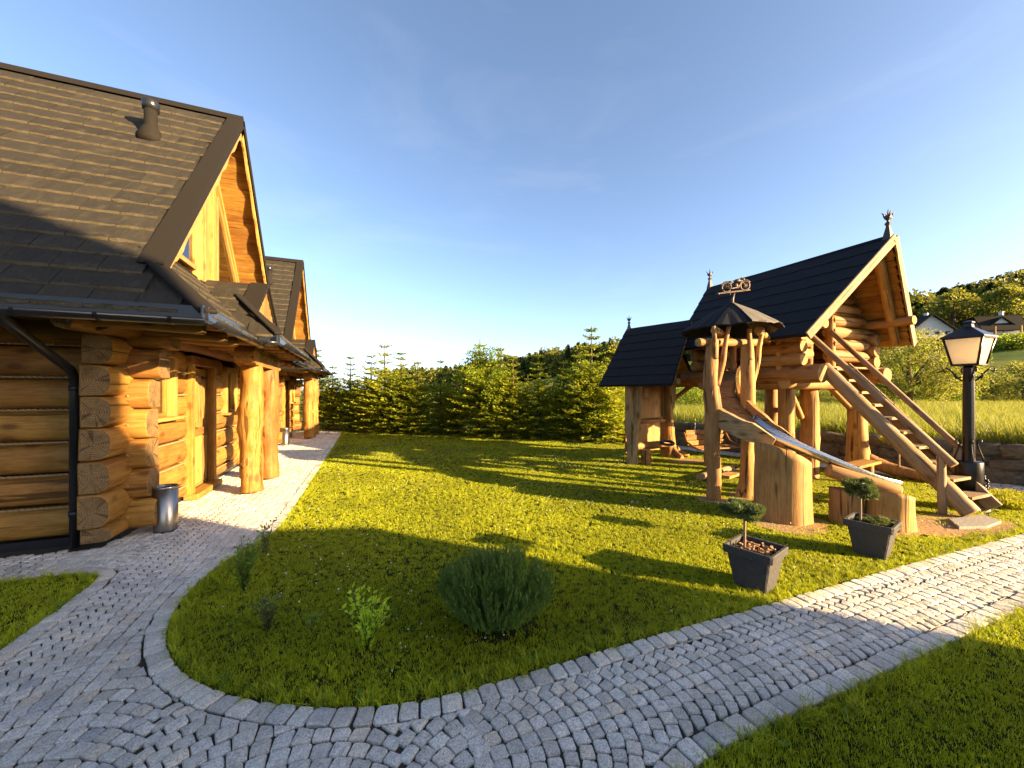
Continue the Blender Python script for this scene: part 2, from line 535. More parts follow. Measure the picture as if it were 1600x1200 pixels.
def sweep_mesh(name, prof, L, seed=0, wob=0.01, seg=8, mats=('honey_x', 'end_honey'), scale=None, cham=0.012, bend=0.0):
    """section swept along local x from 0 to L, uneven, with chamfered ends"""
    rnd = random.Random(seed)
    xs = [0.0, cham] + [cham + (L - 2 * cham) * i / seg for i in range(1, seg)] + [L - cham, L]
    V, F, fm = [], [], []
    n = len(prof)
    ox, oz = rnd.uniform(0, 50), rnd.uniform(0, 50)
    for k, x in enumerate(xs):
        s = 0.93 if k in (0, len(xs) - 1) else 1.0
        if scale:
            s *= scale(x / L)
        by = bend * math.sin(math.pi * x / L)
        for j, (y, z) in enumerate(prof):
            w = 1 + wob * 6 * mnoise.noise((x * 1.6 + ox, y * 3, z * 3 + oz))
            V.append((x, y * s * w + by, z * s * (1 + wob * 4 * mnoise.noise((x * 1.3 + oz, y * 2 + 9, z * 2)))))
    for k in range(len(xs) - 1):
        for j in range(n):
            a, b2 = k * n + j, k * n + (j + 1) % n
            F.append((a, b2, b2 + n, a + n)); fm.append(0)
    F.append(tuple(range(n))[::-1]); fm.append(1)
    F.append(tuple((len(xs) - 1) * n + j for j in range(n))); fm.append(1)
    me = bpy.data.meshes.new(name)
    me.from_pydata(V, [], F)
    for m in mats:
        me.materials.append(MATS[m])
    me.polygons.foreach_set('material_index', np.asarray(fm, dtype=np.int32))
    sm = np.ones(len(F), dtype=bool); sm[-2:] = False
    me.polygons.foreach_set('use_smooth', sm)
    me.update()
    return me

def dlog(parent, p0, p1, out, depth, h, seed=0, name='log', mats=('honey_x', 'end_honey'), p=2.7, wob=0.008, scale=None):
    p0, p1 = Vector(p0), Vector(p1)
    me = sweep_mesh(name, profile_D(depth, h, p), (p1 - p0).length, seed, wob, max(4, int((p1 - p0).length / 0.35)), mats, scale)
    return link(name, me, None, parent, frame(p0, p1 - p0, y=out))

def rlog(parent, p0, p1, r, seed=0, name='log', mats=('raw_x', 'end_raw'), wob=0.015, scale=None, bend=0.0, n=14, up=(0, 0, 1), label=None):
    p0, p1 = Vector(p0), Vector(p1)
    me = sweep_mesh(name, profile_O(r, n), (p1 - p0).length, seed, wob, max(4, int((p1 - p0).length / 0.25)), mats, scale, cham=min(0.015, r * 0.2), bend=bend)
    return link(name, me, None, parent, frame(p0, p1 - p0, up), label=label)

def trunk_mesh(name, pts, rad, seg=16, seed=0, rough=0.06, knots=6, mats=('raw_z', 'end_raw'), sub=5, top=True, ell=1.0):
    """uneven tapered trunk along a polyline (local coords), knots as bulges"""
    rnd = random.Random(seed)
    P = [Vector(p) for p in pts]
    m = len(P)
    def cr(a, b, c, d, t):
        return 0.5 * ((2 * b) + (c - a) * t + (2 * a - 5 * b + 4 * c - d) * t * t + (3 * b - a - 3 * c + d) * t ** 3)
    C, Rr = [], []
    for i in range(m - 1):
        a, b, c, d = P[max(0, i - 1)], P[i], P[i + 1], P[min(m - 1, i + 2)]
        ra, rb, rc, rd = rad[max(0, i - 1)], rad[i], rad[i + 1], rad[min(m - 1, i + 2)]
        for k in range(sub):
            t = k / sub
            C.append(cr(a, b, c, d, t)); Rr.append(max(0.003, cr(ra, rb, rc, rd, t)))
    C.append(P[-1]); Rr.append(rad[-1])
    K = [(rnd.uniform(0.06, 0.95), rnd.uniform(0, 2 * math.pi), rnd.uniform(0.12, 0.24), rnd.uniform(0.10, 0.20)) for _ in range(knots)]
    V, F, fm = [], [], []
    L = sum((C[i + 1] - C[i]).length for i in range(len(C) - 1))
    acc = 0
    side = Vector((1, 0, 0))
    ox = rnd.uniform(0, 99)
    for i, c in enumerate(C):
        tan = (C[min(i + 1, len(C) - 1)] - C[max(i - 1, 0)]).normalized()
        if i:
            acc += (C[i] - C[i - 1]).length
        u = side - tan * side.dot(tan)
        if u.length < 1e-3:
            u = Vector((0, 1, 0)) - tan * tan.y
        u.normalize()
        w = tan.cross(u)
        for j in range(seg):
            th = 2 * math.pi * j / seg
            r = Rr[i]
            r *= 1 + rough * 1.6 * mnoise.noise((math.cos(th) * 1.3 + ox, math.sin(th) * 1.3, acc * 2.2)) + rough * 0.8 * mnoise.noise((math.cos(th) * 3 + ox, math.sin(th) * 3, acc * 7))
            for kt, ka, ks, kh in K:
                da = (th - ka + math.pi) % (2 * math.pi) - math.pi
                d2 = (da * 0.8 / (ks * 1.6)) ** 2 + ((acc - kt * L) / (ks * 0.42)) ** 2
                if d2 < 6:
                    r += Rr[i] * kh * math.exp(-d2)
            V.append(c + u * (r * math.cos(th)) + w * (r * ell * math.sin(th)))
    for i in range(len(C) - 1):
        for j in range(seg):
            a, b2 = i * seg + j, i * seg + (j + 1) % seg
            F.append((a, b2, b2 + seg, a + seg)); fm.append(0)
    F.append(tuple(range(seg))[::-1]); fm.append(1)
    F.append(tuple((len(C) - 1) * seg + j for j in range(seg))); fm.append(1)
    me = bpy.data.meshes.new(name)
    me.from_pydata([tuple(v) for v in V], [], F)
    for mm in mats:
        me.materials.append(MATS[mm])
    me.polygons.foreach_set('material_index', np.asarray(fm, dtype=np.int32))
    sm = np.ones(len(F), dtype=bool); sm[-2:] = False
    me.polygons.foreach_set('use_smooth', sm)
    me.update()
    return me

def trunk(parent, name, base, pts, rad, **kw):
    label = kw.pop('label', None)
    return link(name, trunk_mesh(name, pts, rad, **kw), None, parent, Matrix.Translation(Vector(base)), label=label)

def tube(parent, name, pts, r, mat, seg=8, smooth=True, closed=False, label=None):
    """round tube through world points"""
    P = [Vector(p) for p in pts]
    base = P[0].copy()
    V, F = [], []
    n = len(P)
    rr = r if isinstance(r, (list, tuple)) else [r] * n
    prev = None
    for i in range(n):
        a = P[(i - 1) % n] if closed or i > 0 else P[i]
        b2 = P[(i + 1) % n] if closed or i < n - 1 else P[i]
        tan = (b2 - a).normalized()
        hint = prev if prev is not None else (Vector((0, 0, 1)) if abs(tan.z) < 0.9 else Vector((1, 0, 0)))
        u = (hint - tan * hint.dot(tan)).normalized()
        prev = u
        w = tan.cross(u)
        for j in range(seg):
            th = 2 * math.pi * j / seg
            V.append(P[i] - base + u * rr[i] * math.cos(th) + w * rr[i] * math.sin(th))
    for i in range(n if closed else n - 1):
        for j in range(seg):
            a, b2 = i * seg + j, i * seg + (j + 1) % seg
            c, d = ((i + 1) % n) * seg + (j + 1) % seg, ((i + 1) % n) * seg + j
            F.append((a, b2, c, d))
    if not closed:
        F.append(tuple(range(seg))[::-1]); F.append(tuple((n - 1) * seg + j for j in range(seg)))
    return make(name, V, F, mat, parent, Matrix.Translation(base), smooth, label=label)

def lathe(parent, name, loc, prof, mat, seg=16, smooth=True, rot=0.0, label=None, scale=(1, 1)):
    V, F = [], []
    for r, z in prof:
        for j in range(seg):
            th = 2 * math.pi * (j + 0.5) / seg + rot
            V.append((r * math.cos(th) * scale[0], r * math.sin(th) * scale[1], z))
    for i in range(len(prof) - 1):
        for j in range(seg):
            a, b2 = i * seg + j, i * seg + (j + 1) % seg
            F.append((a, b2, b2 + seg, a + seg))
    F.append(tuple(range(seg))[::-1]); F.append(tuple((len(prof) - 1) * seg + j for j in range(seg)))
    return make(name, V, F, mat, parent, Matrix.Translation(Vector(loc)), smooth, label=label)

def poly_prism(parent, name, poly, direction, mat, label=None, origin=None):
    """world polygon (list of 3d points) extruded along direction"""
    P = [Vector(p) for p in poly]
    o = Vector(origin) if origin is not None else P[0].copy()
    d = Vector(direction)
    n = len(P)
    V = [p - o for p in P] + [p - o + d for p in P]
    F = [tuple(range(n)), tuple(range(2 * n - 1, n - 1, -1))]
    for i in range(n):
        F.append((i, i + n, (i + 1) % n + n, (i + 1) % n)[::-1])
    ob = make(name, V, F, mat, parent, Matrix.Translation(o), label=label)
    bm = bmesh.new(); bm.from_mesh(ob.data)
    bmesh.ops.recalc_face_normals(bm, faces=bm.faces)
    bm.to_mesh(ob.data); bm.free()
    return ob

def quads(C, A, B):
    """leaf-shaped quads: centres C, half-length vectors A, half-width vectors B"""
    n = len(C)
    V = np.empty((n, 4, 3), dtype=np.float32)
    V[:, 0] = C - A; V[:, 1] = C + B - A * 0.1; V[:, 2] = C + A; V[:, 3] = C - B - A * 0.1
    return V.reshape(-1, 3), np.arange(n * 4, dtype=np.int32).reshape(n, 4)

def unit(v):
    return v / np.maximum(1e-9, np.linalg.norm(v, axis=-1, keepdims=True))

def rand_leaves(C, l, w, rng, dirs=None, spread=1.0):
    n = len(C)
    a = rng.normal(size=(n, 3))
    if dirs is not None:
        a = unit(dirs) + spread * a * 0.6
    a = unit(a)
    b = unit(np.cross(a, rng.normal(size=(n, 3))))
    s = rng.uniform(0.65, 1.25, size=(n, 1))
    return quads(C, a * s * l / 2, b * s * w / 2)

def scatter(name, pts, objs, smin, smax, label, cat=None, tilt=0.15, seed=1):
    """one stuff object: geometry nodes instance the given source meshes on points"""
    me = bpy.data.meshes.new(name)
    me.vertices.add(len(pts))
    me.vertices.foreach_set('co', np.asarray(pts, dtype=np.float32).ravel())
    o = bpy.data.objects.new(name, me)
    COL.objects.link(o)
    src = bpy.data.collections.new(name + '_source')
    for ob in objs:
        src.objects.link(ob)
    ng = bpy.data.node_groups.new(name, 'GeometryNodeTree')
    ng.interface.new_socket('Geometry', in_out='INPUT', socket_type='NodeSocketGeometry')
    ng.interface.new_socket('Geometry', in_out='OUTPUT', socket_type='NodeSocketGeometry')
    gi = ng.nodes.new('NodeGroupInput'); go = ng.nodes.new('NodeGroupOutput')
    ip = ng.nodes.new('GeometryNodeInstanceOnPoints')
    ci = ng.nodes.new('GeometryNodeCollectionInfo')
    ci.inputs['Collection'].default_value = src
    ci.inputs['Separate Children'].default_value = True
    ci.inputs['Reset Children'].default_value = True
    rr = ng.nodes.new('FunctionNodeRandomValue'); rr.data_type = 'FLOAT_VECTOR'
    rr.inputs['Min'].default_value = (-tilt, -tilt, 0)
    rr.inputs['Max'].default_value = (tilt, tilt, 6.283)
    rr.inputs['Seed'].default_value = seed
    rs = ng.nodes.new('FunctionNodeRandomValue'); rs.data_type = 'FLOAT'
    rs.inputs[2].default_value = smin; rs.inputs[3].default_value = smax
    rs.inputs['Seed'].default_value = seed + 7
    ip.inputs['Pick Instance'].default_value = True
    L = ng.links.new
    L(gi.outputs[0], ip.inputs['Points'])
    L(ci.outputs[0], ip.inputs['Instance'])
    L(rr.outputs[0], ip.inputs['Rotation'])
    L(rs.outputs[1], ip.inputs['Scale'])
    L(ip.outputs[0], go.inputs[0])
    md = o.modifiers.new('scatter', 'NODES')
    md.node_group = ng
    o['kind'] = 'stuff'
    o['label'] = label
    if cat:
        o['category'] = cat
    return o

def srcobj(name, V, F, mat, smooth=False):
    me = bpy.data.meshes.new(name)
    n = F.shape[1]
    me.vertices.add(len(V)); me.vertices.foreach_set('co', np.asarray(V, dtype=np.float32).ravel())
    me.loops.add(F.size); me.loops.foreach_set('vertex_index', F.astype(np.int32).ravel())
    me.polygons.add(len(F))
    me.polygons.foreach_set('loop_start', np.arange(0, F.size, n, dtype=np.int32))
    me.polygons.foreach_set('loop_total', np.full(len(F), n, dtype=np.int32))
    me.update(calc_edges=True)
    me.materials.append(MATS[mat])
    return bpy.data.objects.new(name, me)

def inside(poly, X, Y):
    X = np.asarray(X); Y = np.asarray(Y)
    res = np.zeros(X.shape, dtype=bool)
    n = len(poly)
    for i in range(n):
        x0, y0 = poly[i]; x1, y1 = poly[(i + 1) % n]
        c = ((y0 > Y) != (y1 > Y))
        with np.errstate(divide='ignore', invalid='ignore'):
            xi = (x1 - x0) * (Y - y0) / (y1 - y0 + 1e-12) + x0
        res ^= c & (X < xi)
    return res

def polydist(poly, X, Y, closed=True):
    X = np.asarray(X, dtype=float); Y = np.asarray(Y, dtype=float)
    best = np.full(X.shape, 1e9)
    n = len(poly)
    for i in range(n if closed else n - 1):
        x0, y0 = poly[i]; x1, y1 = poly[(i + 1) % n]
        dx, dy = x1 - x0, y1 - y0
        t = np.clip(((X - x0) * dx + (Y - y0) * dy) / (dx * dx + dy * dy + 1e-12), 0, 1)
        best = np.minimum(best, np.hypot(X - x0 - t * dx, Y - y0 - t * dy))
    return best

def smooth_line(pts, step=0.1):
    """Catmull-Rom resample of a 2d polyline"""
    P = [Vector((p[0], p[1])) for p in pts]
    out = []
    for i in range(len(P) - 1):
        a, b, c, d = P[max(0, i - 1)], P[i], P[i + 1], P[min(len(P) - 1, i + 2)]
        k = max(1, int((c - b).length / step))
        for j in range(k):
            t = j / k
            out.append(0.5 * ((2 * b) + (c - a) * t + (2 * a - 5 * b + 4 * c - d) * t * t + (3 * b - a - 3 * c + d) * t ** 3))
    out.append(P[-1])
    return [(p.x, p.y) for p in out]

# ------------------------------------------------------------------ the ground, fields and hill
CA, SA = math.cos(YAW), math.sin(YAW)
WALL_Y = [-40, -4, 1, 3, 8.6, 12, 40]
WALL_X = [22, 13.2, 11.6, 10.9, 9.3, 8.6, 4.5]
def wall_x(y):
    return np.interp(y, WALL_Y, WALL_X)
def sstep(a, b, x):
    t = np.clip((x - a) / (b - a), 0, 1)
    return t * t * (3 - 2 * t)
def terrain(x, y):
    x = np.asarray(x, dtype=float); y = np.asarray(y, dtype=float)
    d = SA * x + CA * y
    lat = CA * x - SA * y
    k = lat / np.maximum(d, 1.0)
    E = np.interp(k, [-3, -0.35, -0.2, 0.0, 0.25, 0.6, 1.03, 1.33, 2.5, 4], [0, 0, 0.0, 0.025, 0.058, 0.10, 0.152, 0.22, 0.27, 0.27])
    t = np.clip((d - 25) / 155, 0, 1.7)
    z = E * 180 * t ** 1.2
    z += (0.5 * np.sin(x * 0.06 + 1) + 0.6 * np.sin(y * 0.045 + x * 0.02)) * sstep(30, 90, d)
    z += 0.70 * sstep(0.08, 0.34, x - wall_x(y)) * sstep(-2, 2, d)
    return z - 0.06

def axis(lo, hi, step, far, n):
    mid = np.arange(lo, hi + 1e-6, step)
    g = np.geomspace(step, far, n).cumsum()
    g = g / g[-1] * far
    return np.concatenate([(lo - g)[::-1], mid, hi + g])
gx = axis(-12, 17, 0.25, 800, 46)
gy = axis(-6, 22, 0.35, 800, 46)
GX, GY = np.meshgrid(gx, gy, indexing='ij')
GZ = terrain(GX, GY)
V = np.stack([GX, GY, GZ], -1).reshape(-1, 3)
ii, jj = np.meshgrid(np.arange(len(gx) - 1), np.arange(len(gy) - 1), indexing='ij')
a = (ii * len(gy) + jj).ravel()
F = np.stack([a, a + len(gy), a + len(gy) + 1, a + 1], -1)
kind(make('ground', V, F, 'field', smooth=True), 'structure')

# ------------------------------------------------------------------ lawns, paved paths
edge_main = [(-0.58, 18.3), (-0.66, 14.0), (-0.78, 9.0), (-0.86, 6.0), (-0.92, 5.25), (-1.10, 4.78), (-1.24, 4.35), (-1.29, 3.80), (-1.21, 3.32),
             (-1.02, 2.92), (-0.74, 2.60), (-0.40, 2.36), (0.0, 2.17), (0.45, 2.08), (1.0, 2.07), (2.0, 2.06), (3.0, 2.04), (5.0, 2.01), (7.2, 1.95), (8.8, 1.95), (9.7, 2.25)]
edge_main = smooth_line(edge_main, 0.12)
lawn_main = edge_main + [(9.95, 3.2), (9.65, 4.4), (9.2, 5.8), (8.75, 7.4), (8.45, 8.8), (8.2, 10.6), (8.0, 12.5), (1.0, 19.5)]
edge_low = smooth_line([(13, 1.27), (8, 1.27), (5, 1.26), (3, 1.27), (1.7, 1.28), (1.25, 1.22), (0.98, 1.0), (0.85, 0.6), (0.8, -1), (0.8, -6)], 0.12)
lawn_low = edge_low + [(13, -6)]
edge_left = smooth_line([(-2.13, -6), (-2.13, 1), (-2.13, 3.0), (-2.13, 4.35), (-2.17, 4.58), (-2.35, 4.70), (-2.8, 4.74), (-4.0, 4.78), (-9.5, 4.9)], 0.12)
lawn_left = edge_left + [(-9.5, -6)]

def flat_poly(name, poly, z, mat):
    bm = bmesh.new()
    vs = [bm.verts.new((x, y, z)) for x, y in poly]
    f = bm.faces.new(vs)
    if f.normal.z < 0:
        f.normal_flip()
    bmesh.ops.triangulate(bm, faces=[f])
    bmesh.ops.recalc_face_normals(bm, faces=bm.faces)
    me = bpy.data.meshes.new(name)
    bm.to_mesh(me); bm.free()
    return link(name, me, mat)
kind(flat_poly('lawn', lawn_main, -0.008, 'lawn_soil'), 'structure')
kind(flat_poly('lawn', lawn_low, -0.008, 'lawn_soil'), 'structure')
kind(flat_poly('lawn', lawn_left, -0.008, 'lawn_soil'), 'structure')
path = kind(make('path', [(-11, -7, -0.014), (13.5, -7, -0.014), (10.6, 3.2, -0.014), (8.9, 9.6, -0.014), (8.6, 12.3, -0.014), (-0.4, 19, -0.014), (-11, 19, -0.014)],
                 [(0, 1, 2, 3, 4, 5, 6)], 'sand'), 'structure')

rng = np.random.default_rng(5)
rnd = random.Random(5)
def sett(c4, top, rr):
    """one granite sett from four corner points (ccw) -> verts, faces around its own centre"""
    c = np.asarray(c4, dtype=float)
    cen = c.mean(0)
    out = []
    for i in range(4):
        p, q, r = c[i - 1], c[i], c[(i + 1) % 4]
        k1, k2 = rr.uniform(0.05, 0.17), rr.uniform(0.05, 0.17)
        out.append(q + (p - q) * k1 + (rr.uniform(-.002, .002), rr.uniform(-.002, .002)))
        out.append(q + (r - q) * k2 + (rr.uniform(-.002, .002), rr.uniform(-.002, .002)))
        m = (q + r) / 2
        out.append(m + (m - cen) * rr.uniform(-0.03, 0.05))
    out = np.array(out) - cen
    n = len(out)
    tx, ty = rr.uniform(-.05, .05), rr.uniform(-.05, .05)
    V = []
    for s, z in ((1.0, -0.05), (0.99, -0.007), (0.90, 0.0)):
        for p in out * s:
            V.append((p[0], p[1], z + (top + p[0] * tx + p[1] * ty if z > -0.04 else 0)))
    V.append((0, 0, top + 0.0025 + rr.uniform(-.001, .002)))
    F = []
    for L in range(2):
        for j in range(n):
            a, b = L * n + j, L * n + (j + 1) % n
            F.append((a, b, b + n, a + n))
    for j in range(n):
        F.append((2 * n + j, 2 * n + (j + 1) % n, 3 * n))
    return V, F, cen

S = []           # (kind, corner quad)
def field_of(a0, a1, b0, b1, W_, Rr, s, swap, ok):
    nl = int(math.ceil((a1 - a0) / W_))
    th = math.asin(W_ / 2 / Rr)
    m = max(3, int(round(2 * th * Rr / s)))
    for l in range(nl):
        ac = a0 + (l + 0.5) * W_
        for r in range(int((b1 - b0) / s) + 6):
            off = rnd.uniform(-0.5, 0.5) * 0.6 / m
            for j in range(m):
                t0 = -th + 2 * th * (j + (off if j else 0)) / m
                t1 = -th + 2 * th * (j + 1 + (off if j < m - 1 else 0)) / m
                tm = (t0 + t1) / 2
                ca_, cb_ = ac + Rr * math.sin(tm), b0 - 3 * s + (r + 0.5) * s + Rr * (math.cos(tm) - 1)
                hw_ = Rr * (t1 - t0) / 2 - 0.0032
                hh_ = s * math.cos(tm) / 2 - 0.0026
                ta, tb = math.cos(tm), -math.sin(tm)
                P = []
                for (p_, q_) in ((-1, -1), (1, -1), (1, 1), (-1, 1)):
                    aa = ca_ + p_ * hw_ * ta + q_ * hh_ * math.sin(tm) + rnd.uniform(-.0035, .0035)
                    bb = cb_ + p_ * hw_ * tb + q_ * hh_ * math.cos(tm) + rnd.uniform(-.0035, .0035)
                    P.append((bb, aa) if swap else (aa, bb))
                if swap:
                    P = P[::-1]
                cx = sum(p[0] for p in P) / 4; cy = sum(p[1] for p in P) / 4
                if ok(cx, cy):
                    S.append(P)
lawns = [lawn_main, lawn_low, lawn_left]
def okL(x, y):
    d = SA * x + CA * y
    if d < 0.9 or x < -4.2 or y > 18.4 or x > 0.535:
        return False
    if y > 5.42 and x < -2.52 or y > 10.5 and x < -2.9 or x > -0.5 and y > 2.6:
        return False
    return True
def okR(x, y):
    return x >= 0.475 and 1.2 < y < 2.3 and x < 10.6 and SA * x + CA * y > 0.9
def okB(x, y):
    return x > 8 and y >= 2.3 and x < wall_x(y) - 0.10 and y < 9.5
field_of(-4.3, 0.6, 0.2, 18.5, 1.12, 0.80, 0.088, False, okL)
field_of(1.35, 1.95, 0.4, 10.6, 0.62, 0.46, 0.080, True, okR)
field_of(8.0, 11.2, 2.2, 9.5, 1.1, 0.8, 0.115, False, okB)

cs = np.array(S).mean(1)
keep = np.ones(len(S), dtype=bool)
for Lw in lawns:
    keep &= ~inside(Lw, cs[:, 0], cs[:, 1]) & (polydist(Lw, cs[:, 0], cs[:, 1]) > 0.112)
Q = np.array([p for p, k in zip(S, keep) if k])
for Lw in lawns:          # setts that meet an edging row are trimmed to it
    X, Y = Q[..., 0], Q[..., 1]
    e = 0.002
    dd = polydist(Lw, X, Y)
    ins = inside(Lw, X, Y)
    sd = np.where(ins, -dd, dd)
    gx_ = polydist(Lw, X + e, Y) - polydist(Lw, X - e, Y)
    gy_ = polydist(Lw, X, Y + e) - polydist(Lw, X, Y - e)
    gl_ = np.maximum(1e-6, np.hypot(gx_, gy_)) * np.where(ins, -1, 1)
    push = np.where(sd < 0.131, 0.131 - sd, 0.0)
    pull = np.where((sd > 0.131) & (sd < 0.165), 0.131 - sd, 0.0)
    Q[..., 0] += (push + pull) * gx_ / gl_
    Q[..., 1] += (push + pull) * gy_ / gl_
S = [[tuple(v) for v in q] for q in Q]

def kerb_line(line, Wd, Ln):
    P = [Vector(p) for p in line]
    acc, i = 0.0, 0
    seglen = [(P[j + 1] - P[j]).length for j in range(len(P) - 1)]
    cum = np.concatenate([[0], np.cumsum(seglen)])
    tot = cum[-1]
    out = []
    s = 0.0
    def at(s):
        j = min(len(seglen) - 1, max(0, int(np.searchsorted(cum, s) - 1)))
        t = (s - cum[j]) / max(1e-6, seglen[j])
        p = P[j].lerp(P[j + 1], t)
        j0, j1 = max(0, j - 1), min(len(P) - 1, j + 2)
        tan = (P[j1] - P[j0]).normalized()
        return p, Vector((tan.y, -tan.x))
    while s < tot:
        l = Ln * rnd.uniform(0.85, 1.2)
        (p0, n0), (p1, n1) = at(s + 0.004), at(min(tot, s + l - 0.004))
        w = Wd * rnd.uniform(0.93, 1.05)
        q = [p0 + n0 * 0.012, p0 + n0 * (w + 0.012), p1 + n1 * (w + 0.012), p1 + n1 * 0.012]
        out.append([(v.x + rnd.uniform(-.003, .003), v.y + rnd.uniform(-.003, .003)) for v in q][::-1])
        s += l
    return out
K = []
for ln in (edge_main, edge_low, edge_left):
    K += kerb_line(ln, 0.112, 0.105)

def build_setts(polys, name, topz, stuffname, limit):
    ent = []
    for P in polys:
        cx = sum(p[0] for p in P) / 4; cy = sum(p[1] for p in P) / 4
        d = SA * cx + CA * cy
        lat = CA * cx - SA * cy
        if d < 0.6:
            continue
        u, vv = 800 + 600 * lat / d, 612 + 600 * CAM_H / d
        seen = -5 < u < 1605 and vv < 1205
        ent.append((0 if seen else 1, d, P))
    ent.sort(key=lambda e: (e[0], e[1]))
    VV, FF, n = [], [], 0
    for i, (_, d, P) in enumerate(ent):
        # make sure the corner order is counter-clockwise
        ar = sum(P[k][0] * P[(k + 1) % 4][1] - P[(k + 1) % 4][0] * P[k][1] for k in range(4))
        if ar < 0:
            P = P[::-1]
        V, F, cen = sett(P, topz + rnd.uniform(-0.004, 0.004), rnd)
        if i < limit:
            make(name, V, F, 'granite', path, Matrix.Translation((cen[0], cen[1], 0)))
        else:
            VV.append(np.asarray(V) + np.array([cen[0], cen[1], 0]))
            FF += [tuple(k + n for k in f) for f in F]
            n += len(V)
    if VV:
        o = make(stuffname, np.concatenate(VV).tolist(), FF, 'granite', path)
        kind(o, 'stuff')
build_setts(S, 'cobble', 0.0, 'cobble_paving', 300)
build_setts(K, 'edge_stone', 0.006, 'edge_paving', 300)

# ------------------------------------------------------------------ grass
def tuft(nb, rad, h, w, seed, mat, lean=0.5, name='grass_tuft'):
    r = np.random.default_rng(seed)
    ang = r.uniform(0, 2 * np.pi, nb); rr = rad * np.sqrt(r.uniform(0, 1, nb))
    base = np.stack([rr * np.cos(ang), rr * np.sin(ang), np.zeros(nb) - 0.004], -1)
    a2 = r.uniform(0, 2 * np.pi, nb)
    ln = r.uniform(0.1, lean, nb)
    hh = h * r.uniform(0.55, 1.15, nb)
    dirv = np.stack([np.cos(a2) * ln, np.sin(a2) * ln, np.ones(nb)], -1)
    mid = base + dirv * hh[:, None] * 0.55
    tip = base + dirv * hh[:, None] * np.array([1.5, 1.5, 0.95])
    side = np.stack([-np.sin(a2 + r.normal(size=nb) * .5), np.cos(a2), np.zeros(nb)], -1) * (w / 2)
    V = np.stack([base - side, base + side, mid + side * 0.85, mid - side * 0.85, tip], 1).reshape(-1, 3)
    k = np.arange(nb) * 5
    F = np.concatenate([np.stack([k, k + 1, k + 2], -1), np.stack([k, k + 2, k + 3], -1), np.stack([k + 3, k + 2, k + 4], -1)])
    return srcobj(name, V, F, mat)
tufts = [tuft(10, 0.030, 0.027, 0.0044, s, 'grass_blade', 0.4) for s in range(5)]
# bare, worn spots where children land and climb
BARE = [(6.9, 2.45, 0.75, 0.30), (7.2, 2.2, 0.5, 0.22), (6.45, 2.35, 0.35, 0.2), (7.3, 6.95, 0.55, 0.3), (5.05, 3.28, 0.5, 0.5), (6.05, 2.75, 0.5, 0.42), (5.05, 4.33, 0.22, 0.22), (5.71, 4.26, 0.25, 0.25),
        (0.95, 2.62, 0.30, 0.28), (8.05, 2.6, 0.25, 0.25), (5.9, 7.35, 0.3, 0.3)]
def grass_pts(poly, x0, x1, y0, y1, dens, cond=None):
    n = int((x1 - x0) * (y1 - y0) * dens)
    X = rng.uniform(x0, x1, n); Y = rng.uniform(y0, y1, n)
    d = SA * X + CA * Y
    m = rng.uniform(0, 1, n) < np.interp(d, [1.5, 3.0, 5, 9, 18], [1, 1, 0.55, 0.3, 0.17])
    X, Y = X[m], Y[m]
    m = inside(poly, X, Y)
    n = len(X)
    for bx, by, rx, ry in BARE:
        q = ((X - bx) / rx) ** 2 + ((Y - by) / ry) ** 2
        m &= (q > 1) | (rng.uniform(0, 1, n) < 0.10 + 0.5 * np.clip(q, 0, 1) ** 3)
    X, Y = X[m], Y[m]
    # thinner worn patches
    nz = np.array([mnoise.noise((x * 0.9, y * 0.9, 3.1)) for x, y in zip(X, Y)])
    keep = rng.uniform(0, 1, len(X)) < np.clip(1.0 + nz * 0.6, 0.4, 1)
    return np.stack([X[keep], Y[keep], np.full(keep.sum(), -0.006)], -1)
gp = np.concatenate([grass_pts(lawn_main, -1.4, 10, 1.9, 19.5, 3000), grass_pts(lawn_low, 0.7, 6.5, -0.6, 1.35, 3000), grass_pts(lawn_left, -5.5, -2.05, 1.5, 4.9, 2400)])
scatter('grass', gp, tufts, 0.5, 0.95, 'short mown green grass covering the lawns', tilt=0.25)
# bare trodden soil under the slide, the swing and the stairs
for k_, (bx, by, rx, ry) in enumerate(BARE[:8]):
    pts_ = []
    for j in range(28):
        a_ = 2 * math.pi * j / 28
        q_ = 0.98 + 0.22 * mnoise.noise((math.cos(a_) * 1.7 + bx, math.sin(a_) * 1.7, by)) + 0.10 * mnoise.noise((math.cos(a_) * 5, math.sin(a_) * 5, bx))
        pts_.append((bx + rx * q_ * math.cos(a_), by + ry * q_ * math.sin(a_)))
    kind(flat_poly('bare_soil', pts_, -0.003 + 0.0004 * k_, 'dirt'), 'structure')
# longer, uncut edge where the lawn meets the setts, and weeds
long_t = [tuft(14, 0.03, 0.085, 0.0042, 40 + s, 'grass_blade', 1.2) for s in range(4)] + [tuft(8, 0.02, 0.06, 0.010, 60, 'weed_leaf', 1.2)]
ep = []
for line in (edge_main, edge_low, edge_left):
    for (x, y), (x2, y2) in zip(line[:-1], line[1:]):
        d = SA * x + CA * y
        L = math.hypot(x2 - x, y2 - y)
        nx, ny = (y2 - y) / L, -(x2 - x) / L
        for _ in range(int(L * (70 if d < 5 else 25)) + 1):
            t = rnd.random(); o = rnd.gauss(-0.03, 0.035)
            ep.append((x + (x2 - x) * t + nx * min(o, 0.03), y + (y2 - y) * t + ny * min(o, 0.03), -0.004))
xs_, ys_ = rng.uniform(-1.2, 9, 5200), rng.uniform(2.1, 12, 5200)
mm = inside(lawn_main, xs_, ys_)
mm &= np.array([mnoise.noise((x * 1.4, y * 1.4, 8.3)) > 0.05 for x, y in zip(xs_, ys_)]) | (rng.uniform(0, 1, 5200) < 0.15)
for x, y in zip(xs_[mm], ys_[mm]):
    ep.append((x, y, -0.006))
